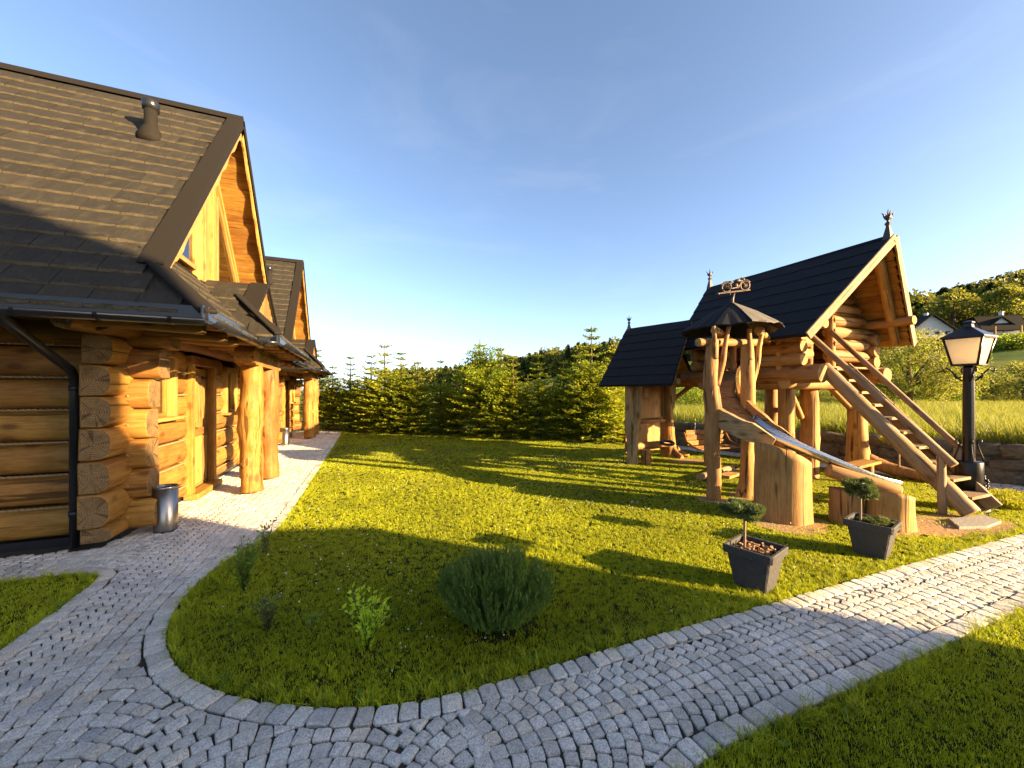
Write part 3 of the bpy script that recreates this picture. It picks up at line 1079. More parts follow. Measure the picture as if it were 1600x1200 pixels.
scatter('grass_edge', ep, long_t, 0.35, 0.85, 'longer uncut grass and weeds along the lawn edges', tilt=0.35, seed=4)

# small white clover heads and daisies in the turf, weeds and moss in the paving joints
def flower(seed):
    r = np.random.default_rng(seed)
    d_ = unit(r.normal(size=(9, 3)) + np.array([0, 0, 0.8]))
    V, F = rand_leaves(d_ * 0.004 + np.array([0, 0, 0.026]), 0.009, 0.006, r, d_, 0.3)
    return srcobj('clover_head', V, F, 'petal')
fx, fy = rng.uniform(-1.0, 9, 4200), rng.uniform(2.2, 13, 4200)
fm_ = inside(lawn_main, fx, fy)
fm_ &= np.array([mnoise.noise((x * 0.8 + 4, y * 0.8, 5.5)) for x, y in zip(fx, fy)]) > 0.12
scatter('clover_flowers', np.stack([fx[fm_], fy[fm_], np.zeros(fm_.sum())], -1), [flower(1), flower(2)], 0.7, 1.3, 'tiny white clover heads dotted through the lawn', seed=21)
jx, jy = rng.uniform(-3.5, 9, 5000), rng.uniform(0.6, 12, 5000)
jm = (jx > 0.5) & (jy > 1.25) & (jy < 2.1) | (jx < -0.6) & (jx > -2.4) | (jx <= 0.5) & (jy < 2.6) & (jx > -2.1)
for Lw in lawns:
    jm &= ~inside(Lw, jx, jy)
jm &= np.array([mnoise.noise((x * 1.3, y * 1.3, 1.5)) for x, y in zip(jx, jy)]) > 0.16
moss = [tuft(7, 0.012, 0.014, 0.004, 140 + s, 'weed_leaf', 1.4) for s in range(3)]
scatter('joint_weeds', np.stack([jx[jm], jy[jm], np.full(jm.sum(), -0.006)], -1), moss, 0.6, 1.2, 'small weeds and moss growing in the paving joints', seed=23)

# meadow above the retaining wall
mt = [tuft(22, 0.16, 0.42, 0.010, 80 + s, 'meadow_blade', 0.45) for s in range(4)] + [tuft(16, 0.14, 0.30, 0.010, 90 + s, 'grass_blade', 0.5) for s in range(2)]
n = 90000
X = rng.uniform(8.5, 52, n); Y = rng.uniform(-6, 36, n)
d = SA * X + CA * Y; lat = CA * X - SA * Y
m = (X > wall_x(Y) + 0.22) & (d > 4) & (d < 36) & (lat / np.maximum(d, 1) > 0.3) & (lat / np.maximum(d, 1) < 1.75)
m &= rng.uniform(0, 1, n) < np.interp(d, [5, 12, 36], [1.0, 0.75, 0.45])
X, Y = X[m], Y[m]
scatter('meadow_grass', np.stack([X, Y, terrain(X, Y)], -1), mt, 0.7, 1.35, 'tall golden meadow grass above the stone wall', tilt=0.2, seed=9)

# ------------------------------------------------------------------ dry stone retaining wall
rw = thing('retaining_wall', 'low dry stone retaining wall below the meadow', 'wall', (10.9, 3.0, 0))
def rock_mesh(seed):
    r = random.Random(seed)
    bm = bmesh.new()
    bmesh.ops.create_cube(bm, size=1.0)
    bmesh.ops.subdivide_edges(bm, edges=list(bm.edges), cuts=2, use_grid_fill=True)
    o = r.uniform(0, 60)
    for v in bm.verts:
        p = v.co.copy()
        s = p.normalized() * 0.62
        p = p.lerp(s, 0.38)
        nz = mnoise.noise_vector((p.x * 2.2 + o, p.y * 2.2, p.z * 2.2))
        v.co = p + nz * 0.17
    me = bpy.data.meshes.new('stone')
    bm.to_mesh(me); bm.free()
    me.materials.append(MATS['wall_stone'])
    me.polygons.foreach_set('use_smooth', np.ones(len(me.polygons), dtype=bool))
    return me
rocks = [rock_mesh(s) for s in range(9)]
core_v, core_f = [], []
ys = np.arange(-2.0, 11.6, 0.4)
for i, y in enumerate(ys):
    x = float(wall_x(y))
    for z in (-0.1, 0.60):
        core_v += [(x + 0.04, y, z), (x + 0.34, y, z)]
    if i:
        k = 4 * i
        for q in ((k - 4, k, k + 2, k - 2), (k - 3, k - 1, k + 3, k + 1), (k - 2, k + 2, k + 3, k - 1)):
            core_f.append(q)
make('wall_core', core_v, core_f, 'wall_stone', rw)
z = -0.06
for c, h in enumerate((0.29, 0.23, 0.24)):
    y = -1.9 + rnd.uniform(0, 0.3)
    while y < 11.2:
        l = rnd.uniform(0.22, 0.62)
        hh = h * rnd.uniform(0.8, 1.25)
        x = float(wall_x(y + l / 2)) + 0.09 + 0.03 * c + rnd.uniform(-0.02, 0.03)
        ang = math.atan2(float(wall_x(y + l)) - float(wall_x(y)), l)
        M = Matrix.Translation((x, y + l / 2, z + h / 2)) @ Matrix.Rotation(-ang, 4, 'Z') @ Matrix.Rotation(rnd.choice((0, math.pi)) + rnd.uniform(-.16, .16), 4, 'X') @ Matrix.Diagonal((0.40 * rnd.uniform(.9, 1.1), l * 1.13, hh * 1.16, 1))
        link('stone', rnd.choice(rocks), None, rw, M)
        y += l
    z += h * 0.96

# ------------------------------------------------------------------ log cottages
def tile_mesh(seed, w=0.33, l=0.30):
    r = random.Random(seed)
    nx = 6
    V = []
    for zrow in range(3):
        for i in range(nx):
            x = -w / 2 + 0.003 + (w - 0.006) * i / (nx - 1)
            if zrow == 0:
                V.append((x, r.uniform(-0.008, 0.008), 0.005 + r.uniform(-0.006, 0.004)))
            elif zrow == 1:
                V.append((x, 0.022 + r.uniform(-0.008, 0.007), 0.026 + r.uniform(-0.006, 0.005)))
            else:
                V.append((x, l, 0.006))
    F = []
    for k in range(2):
        for i in range(nx - 1):
            F.append((k * nx + i, k * nx + i + 1, (k + 1) * nx + i + 1, (k + 1) * nx + i))
    F.append((0, nx, 2 * nx)); F.append((nx - 1, 3 * nx - 1, 2 * nx - 1))
    return V, F
TILES = [tile_mesh(s) for s in range(8)]
TILE_ME = []
for V_, F_ in TILES:
    me = bpy.data.meshes.new('roof_tile')
    me.from_pydata(V_, [], F_)
    me.materials.append(MATS['tile'])
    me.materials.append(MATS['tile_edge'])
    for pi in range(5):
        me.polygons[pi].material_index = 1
    TILE_ME.append(me)

def tile_plane(parent, O, U, Vd, u0, u1, vlen, ok, indiv, seed=0, expo=0.267, w=0.33, name='roof_tile'):
    O, U, Vd = Vector(O), Vector(U).normalized(), Vector(Vd).normalized()
    Nn = U.cross(Vd)
    r = random.Random(seed)
    VV, FF, n = [], [], 0
    for row in range(int(vlen / expo) + 1):
        v = row * expo
        u = u0 - r.uniform(0, w)
        while u < u1:
            if ok(u + w / 2, v + expo * 0.5):
                tl = r.uniform(0.01, 0.028)
                k = r.randrange(len(TILES))
                M = Matrix.Identity(4)
                up = (Vd + Nn * -0.0).normalized()
                p = O + U * (u + w / 2) + Vd * v + Nn * (0.004 + r.uniform(0, 0.006))
                for i in range(3):
                    M[i][0], M[i][1], M[i][2], M[i][3] = U[i], up[i], Nn[i], p[i]
                if indiv and indiv(u + w / 2, v):
                    link(name, TILE_ME[k], None, parent, M)
                else:
                    V_, F_ = TILES[k]
                    VV += [M @ Vector(q) for q in V_]
                    FF += [tuple(i + n for i in f) for f in F_]
                    n += len(V_)
            u += w
    if VV:
        b = Vector(O)
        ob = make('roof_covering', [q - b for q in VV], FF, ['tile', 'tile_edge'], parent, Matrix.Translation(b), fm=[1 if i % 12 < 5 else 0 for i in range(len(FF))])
        kind(ob, 'stuff')

def slab(parent, name, poly, th, mat, label=None):
    P = [Vector(p) for p in poly]
    nn = (P[1] - P[0]).cross(P[2] - P[0]).normalized()
    if nn.z < 0:
        nn = -nn
    return poly_prism(parent, name, P, -nn * th, mat, label)

def gutter(parent, p0, p1, name='gutter', r=0.062):
    p0, p1 = Vector(p0), Vector(p1)
    prof = [(r * math.cos(t), r * math.sin(t)) for t in [math.pi * (1 + i / 8) for i in range(9)]]
    prof += [((r - .008) * math.cos(t), (r - .008) * math.sin(t)) for t in [math.pi * (2 - i / 8) for i in range(9)]]
    n = len(prof)
    L = (p1 - p0).length
    V = [(x, y, z) for x in (0, L) for y, z in prof]
    F = [(j, (j + 1) % n, (j + 1) % n + n, j + n) for j in range(n)] + [tuple(range(n))[::-1], tuple(range(n, 2 * n))]
    o = make(name, V, F, 'gutter', parent, frame(p0, p1 - p0), True)
    k = max(1, int(L / 0.5))
    for i in range(k):
        q = p0.lerp(p1, (i + 0.5) / k)
        M = frame(q, p1 - p0)
        VV = [(x, y * 1.09, z * 1.09) for x in (-0.012, 0.012) for y, z in prof[:9]] + [(x, y * 1.0, z * 1.0) for x in (-0.012, 0.012) for y, z in prof[:9]]
        FF = [(j, j + 1, j + 10, j + 9) for j in range(8)]
        FF += [(j, j + 18, j + 19, j + 1) for j in range(8)] + [(j + 9, j + 10, j + 28, j + 27) for j in range(8)]
        make('bracket', VV, FF, 'gutter', o, M)
    return o

def wavy_board(parent, name, a, b, down, width, th, mat, amp=0.018, n=60):
    """board from a to b, its lower edge cut in an uneven wavy line"""
    a, b, down, th = Vector(a), Vector(b), Vector(down), Vector(th)
    r = random.Random(3)
    pts = [a, b]
    for i in range(n + 1):
        t = 1 - i / n
        s = width + amp * math.sin(t * 46) + amp * 0.7 * math.sin(t * 17 + 1) + r.uniform(-amp, amp) * 0.4
        pts.append(a.lerp(b, t) + down * s)
    return poly_prism(parent, name, pts, th, mat)

def lettering(parent, body, M, size, mat, extrude=0.003, align='CENTER'):
    cu = bpy.data.curves.new('lettering', 'FONT')
    cu.body = body
    cu.size = size
    cu.extrude = extrude
    cu.align_x = align
    cu.align_y = 'CENTER'
    cu.materials.append(MATS[mat])
    o = bpy.data.objects.new('lettering', cu)
    COL.objects.link(o)
    W[o] = M.copy()
    o.parent = parent
    o.matrix_basis = W[parent].inverted() @ M
    return o

def cottage(oy, near, label, seed):
    rd = random.Random(seed)
    root = thing('log_cottage', label, 'cottage', (-2.5, 5.6 + oy, 0), 'log cottages along the paved path')
    def p(x, y, z):
        return Vector((x, y + oy, z))
    BK = -10.0
    box(root, 'plinth', BK, -2.47, 5.63 + oy, 10.17 + oy, -0.02, 0.075, 'gutter')
    box(root, 'wall_core', BK, -2.70, 5.82 + oy, 9.98 + oy, 0.0, 2.5, 'dark_inside')
    h = 0.345
    # end wall (its logs run away from the path), both ends
    for i in range(7):
        z = 0.075 + h * (i + 0.5)
        xe = (-2.17, -2.23, -2.25, -2.24, -2.22, -2.13, -2.02)[i] + rd.uniform(-.012, .012)
        fl = (lambda k: (lambda t: 1.0 if t < 0.93 else 1.0 + 0.10 * (t - 0.93) / 0.07))(i)
        dlog(root, p(BK, 5.60, z), p(xe, 5.60, z), (0, -1, 0), 0.30, h - 0.012, seed + i, scale=None)
        dlog(root, p(BK, 10.20, z), p(xe, 10.20, z), (0, 1, 0), 0.30, h - 0.03, seed + 20 + i)
        if i < 6:
            zz = 0.075 + h * (i + 1)
            n = 170
            pts = [p(-5.2 + 2.45 * k / n, 5.578 + 0.006 * math.sin(k * 1.9), zz + 0.004 * math.sin(k * 1.9 + 1)) for k in range(n)]
            tube(root, 'chinking', pts, [0.011 + 0.005 * math.sin(k * 1.9) for k in range(n)], 'chinking', 5)
    # long wall with door and two windows
    zb = [0.075, 0.24, 0.59, 0.93, 1.27, 1.60, 1.93, 2.26]
    for j in range(7):
        z, hh = (zb[j] + zb[j + 1]) / 2, zb[j + 1] - zb[j]
        segs = [(5.29, 7.22), (8.34, 10.50)] if j < 4 else [(5.29, 6.02), (6.74, 7.22), (8.34, 8.88), (9.62, 10.50)]
        for k, (a, b) in enumerate(segs):
            a2 = a + (rd.uniform(-.03, .03) - (0.06 if j in (1, 2) else 0)) if a == 5.29 else a
            dlog(root, p(-2.4, a2, z), p(-2.4, b, z), (1, 0, 0), 0.25, hh - 0.012, seed + 50 + j * 4 + k)
            if j < 6:
                n = int((b - a) / 0.016)
                pts = [p(-2.408 + 0.006 * math.sin(q * 1.9), a + 0.30 * (a == 5.29) + (b - a - 0.30 * (a == 5.29)) * q / n, zb[j + 1] + 0.004 * math.sin(q * 1.9 + 1)) for q in range(n)]
                tube(root, 'chinking', pts, [0.010 + 0.005 * math.sin(q * 1.9) for q in range(n)], 'chinking', 5)
    rlog(root, p(-2.37, 5.0, 2.37), p(-2.37, 10.8, 2.37), 0.125, seed + 90, 'wall_plate', ('honey_x', 'end_honey'))
    # windows
    for (y0, y1, z0, z1) in ((6.02, 6.74, 1.27, 2.20), (8.88, 9.62, 1.20, 2.12)):
        wroot = box(root, 'window', -2.56, -2.53, y0 + 0.10 + oy, y1 - 0.10 + oy, z0 + 0.10, z1 - 0.08, 'curtain', 0.002)
        board(wroot, 'casing', p(-2.4, y0 + 0.05, z0), p(-2.4, y0 + 0.05, z1), 0.10, 0.10, 'pale_x', (1, 0, 0))
        board(wroot, 'casing', p(-2.4, y1 - 0.05, z0), p(-2.4, y1 - 0.05, z1), 0.10, 0.10, 'pale_x', (1, 0, 0))
        board(wroot, 'casing', p(-2.395, y0 - 0.02, z1 - 0.04), p(-2.395, y1 + 0.02, z1 - 0.04), 0.09, 0.12, 'honey_x', (1, 0, 0))
        board(wroot, 'sill', p(-2.37, y0 - 0.03, z0 + 0.02), p(-2.37, y1 + 0.03, z0 + 0.02), 0.16, 0.045, 'pale_x')
        ym = (y0 + y1) / 2
        for yy in (y0 + 0.125, y1 - 0.125):
            board(wroot, 'frame', p(-2.46, yy, z0 + 0.05), p(-2.46, yy, z1 - 0.08), 0.05, 0.05, 'honey_x', (1, 0, 0))
        for zz in (z0 + 0.07, z1 - 0.11):
            board(wroot, 'frame', p(-2.458, y0 + 0.15, zz), p(-2.458, y1 - 0.15, zz), 0.05, 0.05, 'honey_x', (1, 0, 0))
        box(wroot, 'pane', -2.472, -2.466, y0 + 0.14 + oy, y1 - 0.14 + oy, z0 + 0.08, z1 - 0.12, 'glass', 0)
    # door
    dr = box(root, 'door', -2.5, -2.45, 7.33 + oy, 8.14 + oy, 0.10, 2.03, 'pale_z', 0.004)
    for k in range(6):
        y = 7.36 + 0.13 * k
        box(dr, 'plank', -2.452, -2.43, y + oy, y + 0.118 + oy, 0.16, 0.92, 'pale_z', 0.006)
    for s in (-1, 1):
        for k in range(3):
            yc = 7.735 + s * (0.07 + 0.11 * k)
            board(dr, 'plank', p(-2.441, yc + s * 0.05, 1.14 + 0.06 * k), p(-2.441, yc - s * 0.02, 1.92 - 0.07 * k), 0.095, 0.022, 'pale_x', (1, 0, 0), 0.006)
    box(dr, 'rail', -2.452, -2.422, 7.345 + oy, 8.125 + oy, 0.94, 1.06, 'honey_y', 0.006)
    hd = box(dr, 'handle_plate', -2.45, -2.435, 7.37 + oy, 7.41 + oy, 0.93, 1.20, 'black_iron', 0.003)
    tube(hd, 'handle', [p(-2.43, 7.39, 1.08), p(-2.38, 7.39, 1.08), p(-2.375, 7.41, 1.08), p(-2.375, 7.52, 1.075)], 0.010, 'black_iron')
    for zz in (0.22, 1.00, 1.86):
        box(dr, 'hinge', -2.453, -2.433, 7.93 + oy, 8.13 + oy, zz, zz + 0.045, 'black_iron', 0.003)
    for yy in (7.265, 8.22):
        box(root, 'door_jamb', -2.52, -2.34, yy - 0.055 + oy, yy + 0.07 + oy, 0.06, 2.06, 'honey_z', 0.006)
    box(root, 'door_head', -2.52, -2.32, 7.16 + oy, 8.36 + oy, 2.06, 2.20, 'honey_y', 0.01)
    box(root, 'door_step', -2.45, -2.26, 7.20 + oy, 8.32 + oy, 0.0, 0.095, 'honey_y', 0.008)
    # porch columns and the carved beam
    for k, (x, y) in enumerate(((-1.62, 7.40), (-1.58, 8.46))):
        trunk(root, 'porch_column', p(x, y, 0.0), [(0.01, 0, 0.03), (0, 0.01, 0.5), (-0.015, 0, 1.1), (0.01, 0, 1.6), (0, 0, 2.09)], [0.172, 0.163, 0.172, 0.162, 0.155],
              seed=seed + 7 + k, rough=0.09, knots=19, mats=('honey_z', 'end_honey'), sub=11, seg=26)
        lathe(root, 'column_shoe', p(x, y, 0.0), [(0.05, 0.0), (0.05, 0.035)], 'black_iron', 10)
    bm_prof = [(6.98, 2.10), (7.06, 2.07), (8.98, 2.07), (9.08, 2.10), (9.10, 2.20), (9.05, 2.36), (7.00, 2.36), (6.94, 2.26), (6.93, 2.16)]
    beam = poly_prism(root, 'carved_beam', [p(-1.74, y, z) for y, z in bm_prof], (0.26, 0, 0), 'honey_y')
    M = Matrix(((0, 0, 1, -1.479), (1, 0, 0, 8.0 + oy), (0, 1, 0, 2.205), (0, 0, 0, 1)))
    lettering(beam, 'ZŁOTY DOMEK', M, 0.21, 'carve')
    # joists, rafters' round ends, soffits
    for k, y in enumerate((6.60, 7.05, 7.62, 8.2, 8.75, 9.25)):
        rlog(root, p(-2.4, y, 2.41), p(-1.16, y, 2.385), 0.07, seed + 130 + k, 'joist', ('honey_x', 'end_honey'))
    for k, y in enumerate((4.95, 5.65, 6.12, 9.75, 10.4, 11.0)):
        rlog(root, p(-2.4, y, 2.35), p(-1.50, y, 2.31), 0.065, seed + 150 + k, 'joist', ('honey_x', 'end_honey'))
    for k, x in enumerate((-2.45, -3.3, -4.2)):
        rlog(root, p(x, 5.75, 2.34), p(x, 4.66, 2.30), 0.085, seed + 160 + k, 'joist', ('honey_x', 'end_honey'))
    for k in range(9):
        y0 = 4.56 + 0.118 * k
        box(root, 'soffit_board', BK, -1.42, y0 + oy, y0 + 0.114 + oy, 2.40, 2.42, 'honey_x', 0.003)
    for k in range(9):
        x0 = -2.42 + 0.118 * k
        box(root, 'soffit_board', x0, x0 + 0.114, 5.64 + oy, 11.24 + oy, 2.425, 2.445, 'honey_y', 0.003)
    box(root, 'soffit_board', -1.36, -1.13, 6.52 + oy, 9.28 + oy, 2.43, 2.45, 'honey_y', 0.003)
    # main roof decks
    RZ, EZ, YC, S = 6.33, 2.38, 7.9, 1.1618
    XV = -1.88
    hip = (XV, 4.96, 2.915)
    sk = 1.01
    slab(root, 'roof_deck', [p(BK, 4.5, EZ), p(-1.35, 4.5, EZ), p(*hip), p(XV, YC, RZ), p(BK, YC, RZ)], 0.05, 'tile')
    slab(root, 'roof_deck', [p(BK, 11.3, EZ), p(BK, YC, RZ), p(XV, YC, RZ), p(XV, 10.84, 2.915), p(-1.35, 11.3, EZ)], 0.05, 'tile')
    ztop = EZ + sk * (2.43 - 1.35)
    slab(root, 'roof_deck', [p(-1.35, 4.5, EZ), p(-1.35, 11.3, EZ), p(-2.43, 10.33, ztop), p(-2.43, 5.47, ztop)], 0.05, 'tile')
    # tiles on the south slope
    Ud, Vd = Vector((1, 0, 0)), Vector((0, 1, S)).normalized()
    vl = math.hypot(3.4, 3.95)
    def ok_s(u, v):
        x = BK + u
        y = 4.5 + v * Vd.y
        if y > YC - 0.02:
            return False
        lim = XV - 0.12 if y > 4.96 else -1.35 - (y - 4.5) * 1.15 - 0.08
        return x < lim
    ind = (lambda u, v: BK + u > -0.66 * (4.5 + v * Vd.y) - 0.15) if near else None
    tile_plane(root, p(BK, 4.5, EZ), Ud, Vd, 0, 8.7, vl - 0.1, ok_s, ind, seed)
    slab(root, 'roof_covering', [p(BK, 11.3, EZ + .02), p(BK, YC, RZ + .02), p(XV, YC, RZ + .02), p(XV, 10.84, 2.935), p(-1.35, 11.3, EZ + .02)], 0.018, 'tile')
    # skirt under the gable
    Vk = Vector((-1, 0, sk)).normalized()
    def ok_k(u, v):
        x = -1.35 + v * Vk.x
        y = 4.5 + u
        e = 0.869 * (-1.35 - x)
        if x < -2.40:
            return False
        if 6.75 < y < 9.1 and x > -1.85:
            return False
        return 4.5 + e + 0.13 < y < 11.3 - e - 0.13
    tile_plane(root, p(-1.35, 4.5, EZ), (0, 1, 0), Vk, 0, 6.8, 1.55, ok_k, (lambda u, v: True) if near else None, seed + 1, w=0.33)
    # wide verge trim, hip and ridge caps
    for sgn, yb in ((-1, 4.96), (1, 10.84)):
        a, b = p(XV, yb, 2.915), p(XV, YC, RZ)
        up = Vector((0, sgn * S, 1)).normalized()
        dr_ = (b - a).normalized()
        o2 = up * 0.045
        poly_prism(root, 'verge_trim', [a + o2 + Vector((-0.17, 0, 0)), b + o2 + Vector((-0.17, 0, 0)), b + o2 + Vector((0.03, 0, 0)), a + o2 + Vector((0.03, 0, 0))], -up * 0.06, 'roof_trim')
        poly_prism(root, 'verge_face', [a + o2 + Vector((0.03, 0, 0)), b + o2 + Vector((0.03, 0, 0)), b - up * 0.07 + Vector((0.03, 0, 0)), a - up * 0.07 + Vector((0.03, 0, 0))], (0.012, 0, 0), 'roof_trim')
        board(root, 'hip_cap', p(XV - 0.05, yb - sgn * 0.03, 2.97), p(-1.33, yb + sgn * 0.46, 2.41), 0.17, 0.045, 'roof_trim', (0.5, sgn * 0.6, 0.8), 0.012)
    poly_prism(root, 'ridge_cap', [p(BK, YC - 0.11, RZ - 0.06), p(BK, YC, RZ + 0.085), p(BK, YC + 0.11, RZ - 0.06), p(BK, YC, RZ + 0.03)], (XV + 0.03 - BK, 0, 0), 'roof_trim')
    # gable: soffit boards, barge boards, wall, windows
    for sgn in (-1, 1):
        up = Vector((0, sgn * S, 1)).normalized()
        sd = Vector((0, sgn, -S)).normalized()
        L = math.hypot(2.94, 3.415)
        nb = 34
        for k in range(nb):
            s0 = 0.06 + (L - 0.1) * (k + 0.5) / nb
            c = p((XV - 2.43) / 2 + 0.0, YC, RZ) + sd * s0 - up * 0.0665
            board(root, 'soffit_board', c + Vector((-0.26, 0, 0)), c + Vector((0.26, 0, 0)), (L - 0.1) / nb - 0.004, 0.02, 'honey_x', up, 0.004)
        a, b = p(XV + 0.012, YC, RZ - 0.075), p(XV + 0.012, YC + sgn * 2.99, RZ - 0.075 - 2.99 * S)
        wavy_board(root, 'barge_board', a, b, -up, 0.115, (-0.028, 0, 0), 'pale_x')
        a2 = p(-2.40, YC + sgn * 0.04, RZ - 0.20)
        board(root, 'rafter_trim', a2, p(-2.40, YC + sgn * 2.35, RZ - 0.20 - 2.31 * S), 0.07, 0.10, 'pale_x', up)
    poly_prism(root, 'gable_wall', [p(-2.43, YC - 2.40, 3.40), p(-2.43, YC + 2.40, 3.40), p(-2.43, YC, RZ - 0.08)], (-0.06, 0, 0), 'honey_z')
    for k in range(4):
        y0 = YC - 0.28 + k * 0.14
        box(root, 'wall_board', -2.428, -2.410, y0 + oy, y0 + 0.134 + oy, 3.44, 5.30, 'pale_z', 0.006)
    for s in (-1, 1):
        box(root, 'gable_post', -2.43, -2.36, YC + s * 0.36 - 0.06 + oy, YC + s * 0.36 + 0.06 + oy, 3.35, 5.60, 'pale_z', 0.006)
        tri = [p(-2.40, YC + s * 0.50, 3.58), p(-2.40, YC + s * 1.95, 3.58), p(-2.40, YC + s * 0.50, 5.15)]
        pane = poly_prism(root, 'window', tri, (0.012, 0, 0), 'glass')
        cen = (tri[0] + tri[1] + tri[2]) / 3
        for i in range(3):
            a, b = tri[i], tri[(i + 1) % 3]
            board(pane, 'frame', a + Vector((0.025, 0, 0)), b + Vector((0.025, 0, 0)), 0.075, 0.06, 'pale_x', (1, 0, 0))
    box(root, 'gable_post', -2.43, -2.37, YC - 0.04 + oy, YC + 0.04 + oy, 3.4, 6.0, 'pale_z', 0.006)
    box(root, 'gable_lamp', -2.37, -2.31, YC - 0.40 + oy, YC - 0.32 + oy, 5.02, 5.16, 'steel', 0.01)
    box(root, 'flashing', -2.44, -2.36, 5.5 + oy, 10.3 + oy, 3.40, 3.47, 'roof_trim', 0.01)
    # porch roof and its little gable
    fr, zf = -1.08, 2.44
    slab(root, 'porch_deck', [p(fr, 6.45, zf), p(fr, 9.35, zf), p(-1.72, 8.75, 3.09), p(-1.72, 7.05, 3.09)], 0.04, 'tile')
    slab(root, 'porch_deck', [p(fr, 6.45, zf), p(-1.72, 7.05, 3.09), p(-2.08, 7.05, 3.09), p(-1.42, 6.45, zf)], 0.04, 'tile')
    slab(root, 'porch_deck', [p(fr, 9.35, zf), p(-1.42, 9.35, zf), p(-2.08, 8.75, 3.09), p(-1.72, 8.75, 3.09)], 0.04, 'tile')
    Vp = Vector((-0.77, 0, 0.67)).normalized()
    tile_plane(root, p(fr, 6.45, zf), (0, 1, 0), Vp, 0, 2.9, 1.0, lambda u, v: 0.70 * v + 0.05 < u < 2.9 - 0.70 * v - 0.05, (lambda u, v: True) if near else None, seed + 2)
    Vq = Vector((0, 0.60, 0.67)).normalized()
    tile_plane(root, p(-2.1, 6.45, zf), (1, 0, 0), Vq, 0, 1.15, 0.9, lambda u, v: -1.40 - 0.72 * v < -2.1 + u < fr - 0.82 * v, (lambda u, v: True) if near else None, seed + 3)
    board(root, 'hip_cap', p(fr - 0.0, 6.45, zf + 0.05), p(-1.72, 7.05, 3.14), 0.12, 0.04, 'roof_trim', (0.5, -0.5, 0.8), 0.01)
    dz, dy = 3.52, 0.86
    for sgn in (-1, 1):
        e = 2.86
        slab(root, 'dormer_deck', [p(-1.50, 7.93, dz), p(-2.43, 7.93, dz), p(-2.43, 7.93 + sgn * dy, e), p(-1.50, 7.93 + sgn * dy, e)], 0.035, 'tile')
        vv = Vector((0, -sgn * dy, dz - e)).normalized()
        if sgn < 0:
            tile_plane(root, p(-2.43, 7.93 - dy, e), (1, 0, 0), vv, 0, 0.88, 1.02, lambda u, v: u < 0.72 and v < 1.0, (lambda u, v: True) if near else None, seed + 4, w=0.30)
        up = Vector((0, sgn * (dz - e), dy)).normalized()
        a, b = p(-1.5, 7.93 + sgn * dy, e) + up * 0.045, p(-1.5, 7.93, dz) + up * 0.045
        poly_prism(root, 'verge_trim', [a + Vector((-0.24, 0, 0)), b + Vector((-0.24, 0, 0)), b + Vector((0.03, 0, 0)), a + Vector((0.03, 0, 0))], -up * 0.06, 'roof_trim')
    poly_prism(root, 'dormer_gable', [p(-1.53, 7.93 - 0.80, 2.87), p(-1.53, 7.93 + 0.80, 2.87), p(-1.53, 7.93, 3.47)], (-0.03, 0, 0), 'honey_z')
    for k in range(9):
        y = 7.93 - 0.66 + 0.148 * k
        zt = 3.46 - abs(y + 0.07 - 7.93) * 0.767 - 0.06
        if zt > 2.95:
            box(root, 'wall_board', -1.532, -1.515, y + oy, y + 0.14 + oy, 2.86, zt, 'honey_z', 0.004)
    board(root, 'dormer_fascia', p(-1.50, 7.0, 2.87), p(-1.50, 8.86, 2.87), 0.10, 0.07, 'roof_trim')
    # fascias and gutters
    g = 0.03
    runs = [((BK, 4.44), (-1.33, 4.44)), ((-1.29, 4.40), (-1.29, 6.44)), ((-1.33, 6.39), (-1.06, 6.39)), ((-1.02, 6.36), (-1.02, 9.44)), ((-1.06, 9.41), (-1.33, 9.41)), ((-1.29, 9.42), (-1.29, 11.38)), ((-1.33, 11.36), (BK, 11.36))]
    for k, (a, b) in enumerate(runs):
        dzg = 0.035 if k in (2, 3, 4) else 0.0
        gutter(root, p(a[0], a[1], 2.335 + dzg), p(b[0], b[1], 2.335 + dzg))
        dx, dyy = b[0] - a[0], b[1] - a[1]
        L = math.hypot(dx, dyy)
        nx, ny = -dyy / L, dx / L
        board(root, 'fascia', p(a[0] + nx * 0.068, a[1] + ny * 0.068, 2.40), p(b[0] + nx * 0.068, b[1] + ny * 0.068, 2.405), 0.02, 0.125, 'gutter')
    tube(root, 'downpipe', [p(-2.72, 4.44, 2.32), p(-2.72, 4.48, 2.26), p(-2.73, 4.62, 2.20), p(-2.75, 5.36, 1.87), p(-2.76, 5.43, 1.80), p(-2.76, 5.44, 1.70), p(-2.76, 5.44, 0.02)], 0.042, 'gutter', 12)
    for zz in (0.35, 1.66):
        lathe(root, 'pipe_collar', p(-2.76, 5.44, zz), [(0.05, 0), (0.05, 0.05)], 'gutter', 12)
    # roof vent
    vz = 2.38 + (7.0 - 4.5) * S
    vb = lathe(root, 'roof_vent', p(-2.75, 7.0, vz - 0.06), [(0.17, -0.06), (0.15, 0.05), (0.105, 0.16), (0.075, 0.21), (0.075, 0.44)], 'roof_trim', 18)
    lathe(vb, 'vent_cap', p(-2.75, 7.0, vz + 0.36), [(0.05, 0.0), (0.095, 0.02), (0.10, 0.13), (0.085, 0.15), (0.0, 0.155)], 'gutter', 18)
    return root

cottage(0.0, True, 'large log cottage beside the paved path with its gable closest to the camera', 11)
cottage(7.82, False, 'further log cottage down the path, behind the first one', 311)

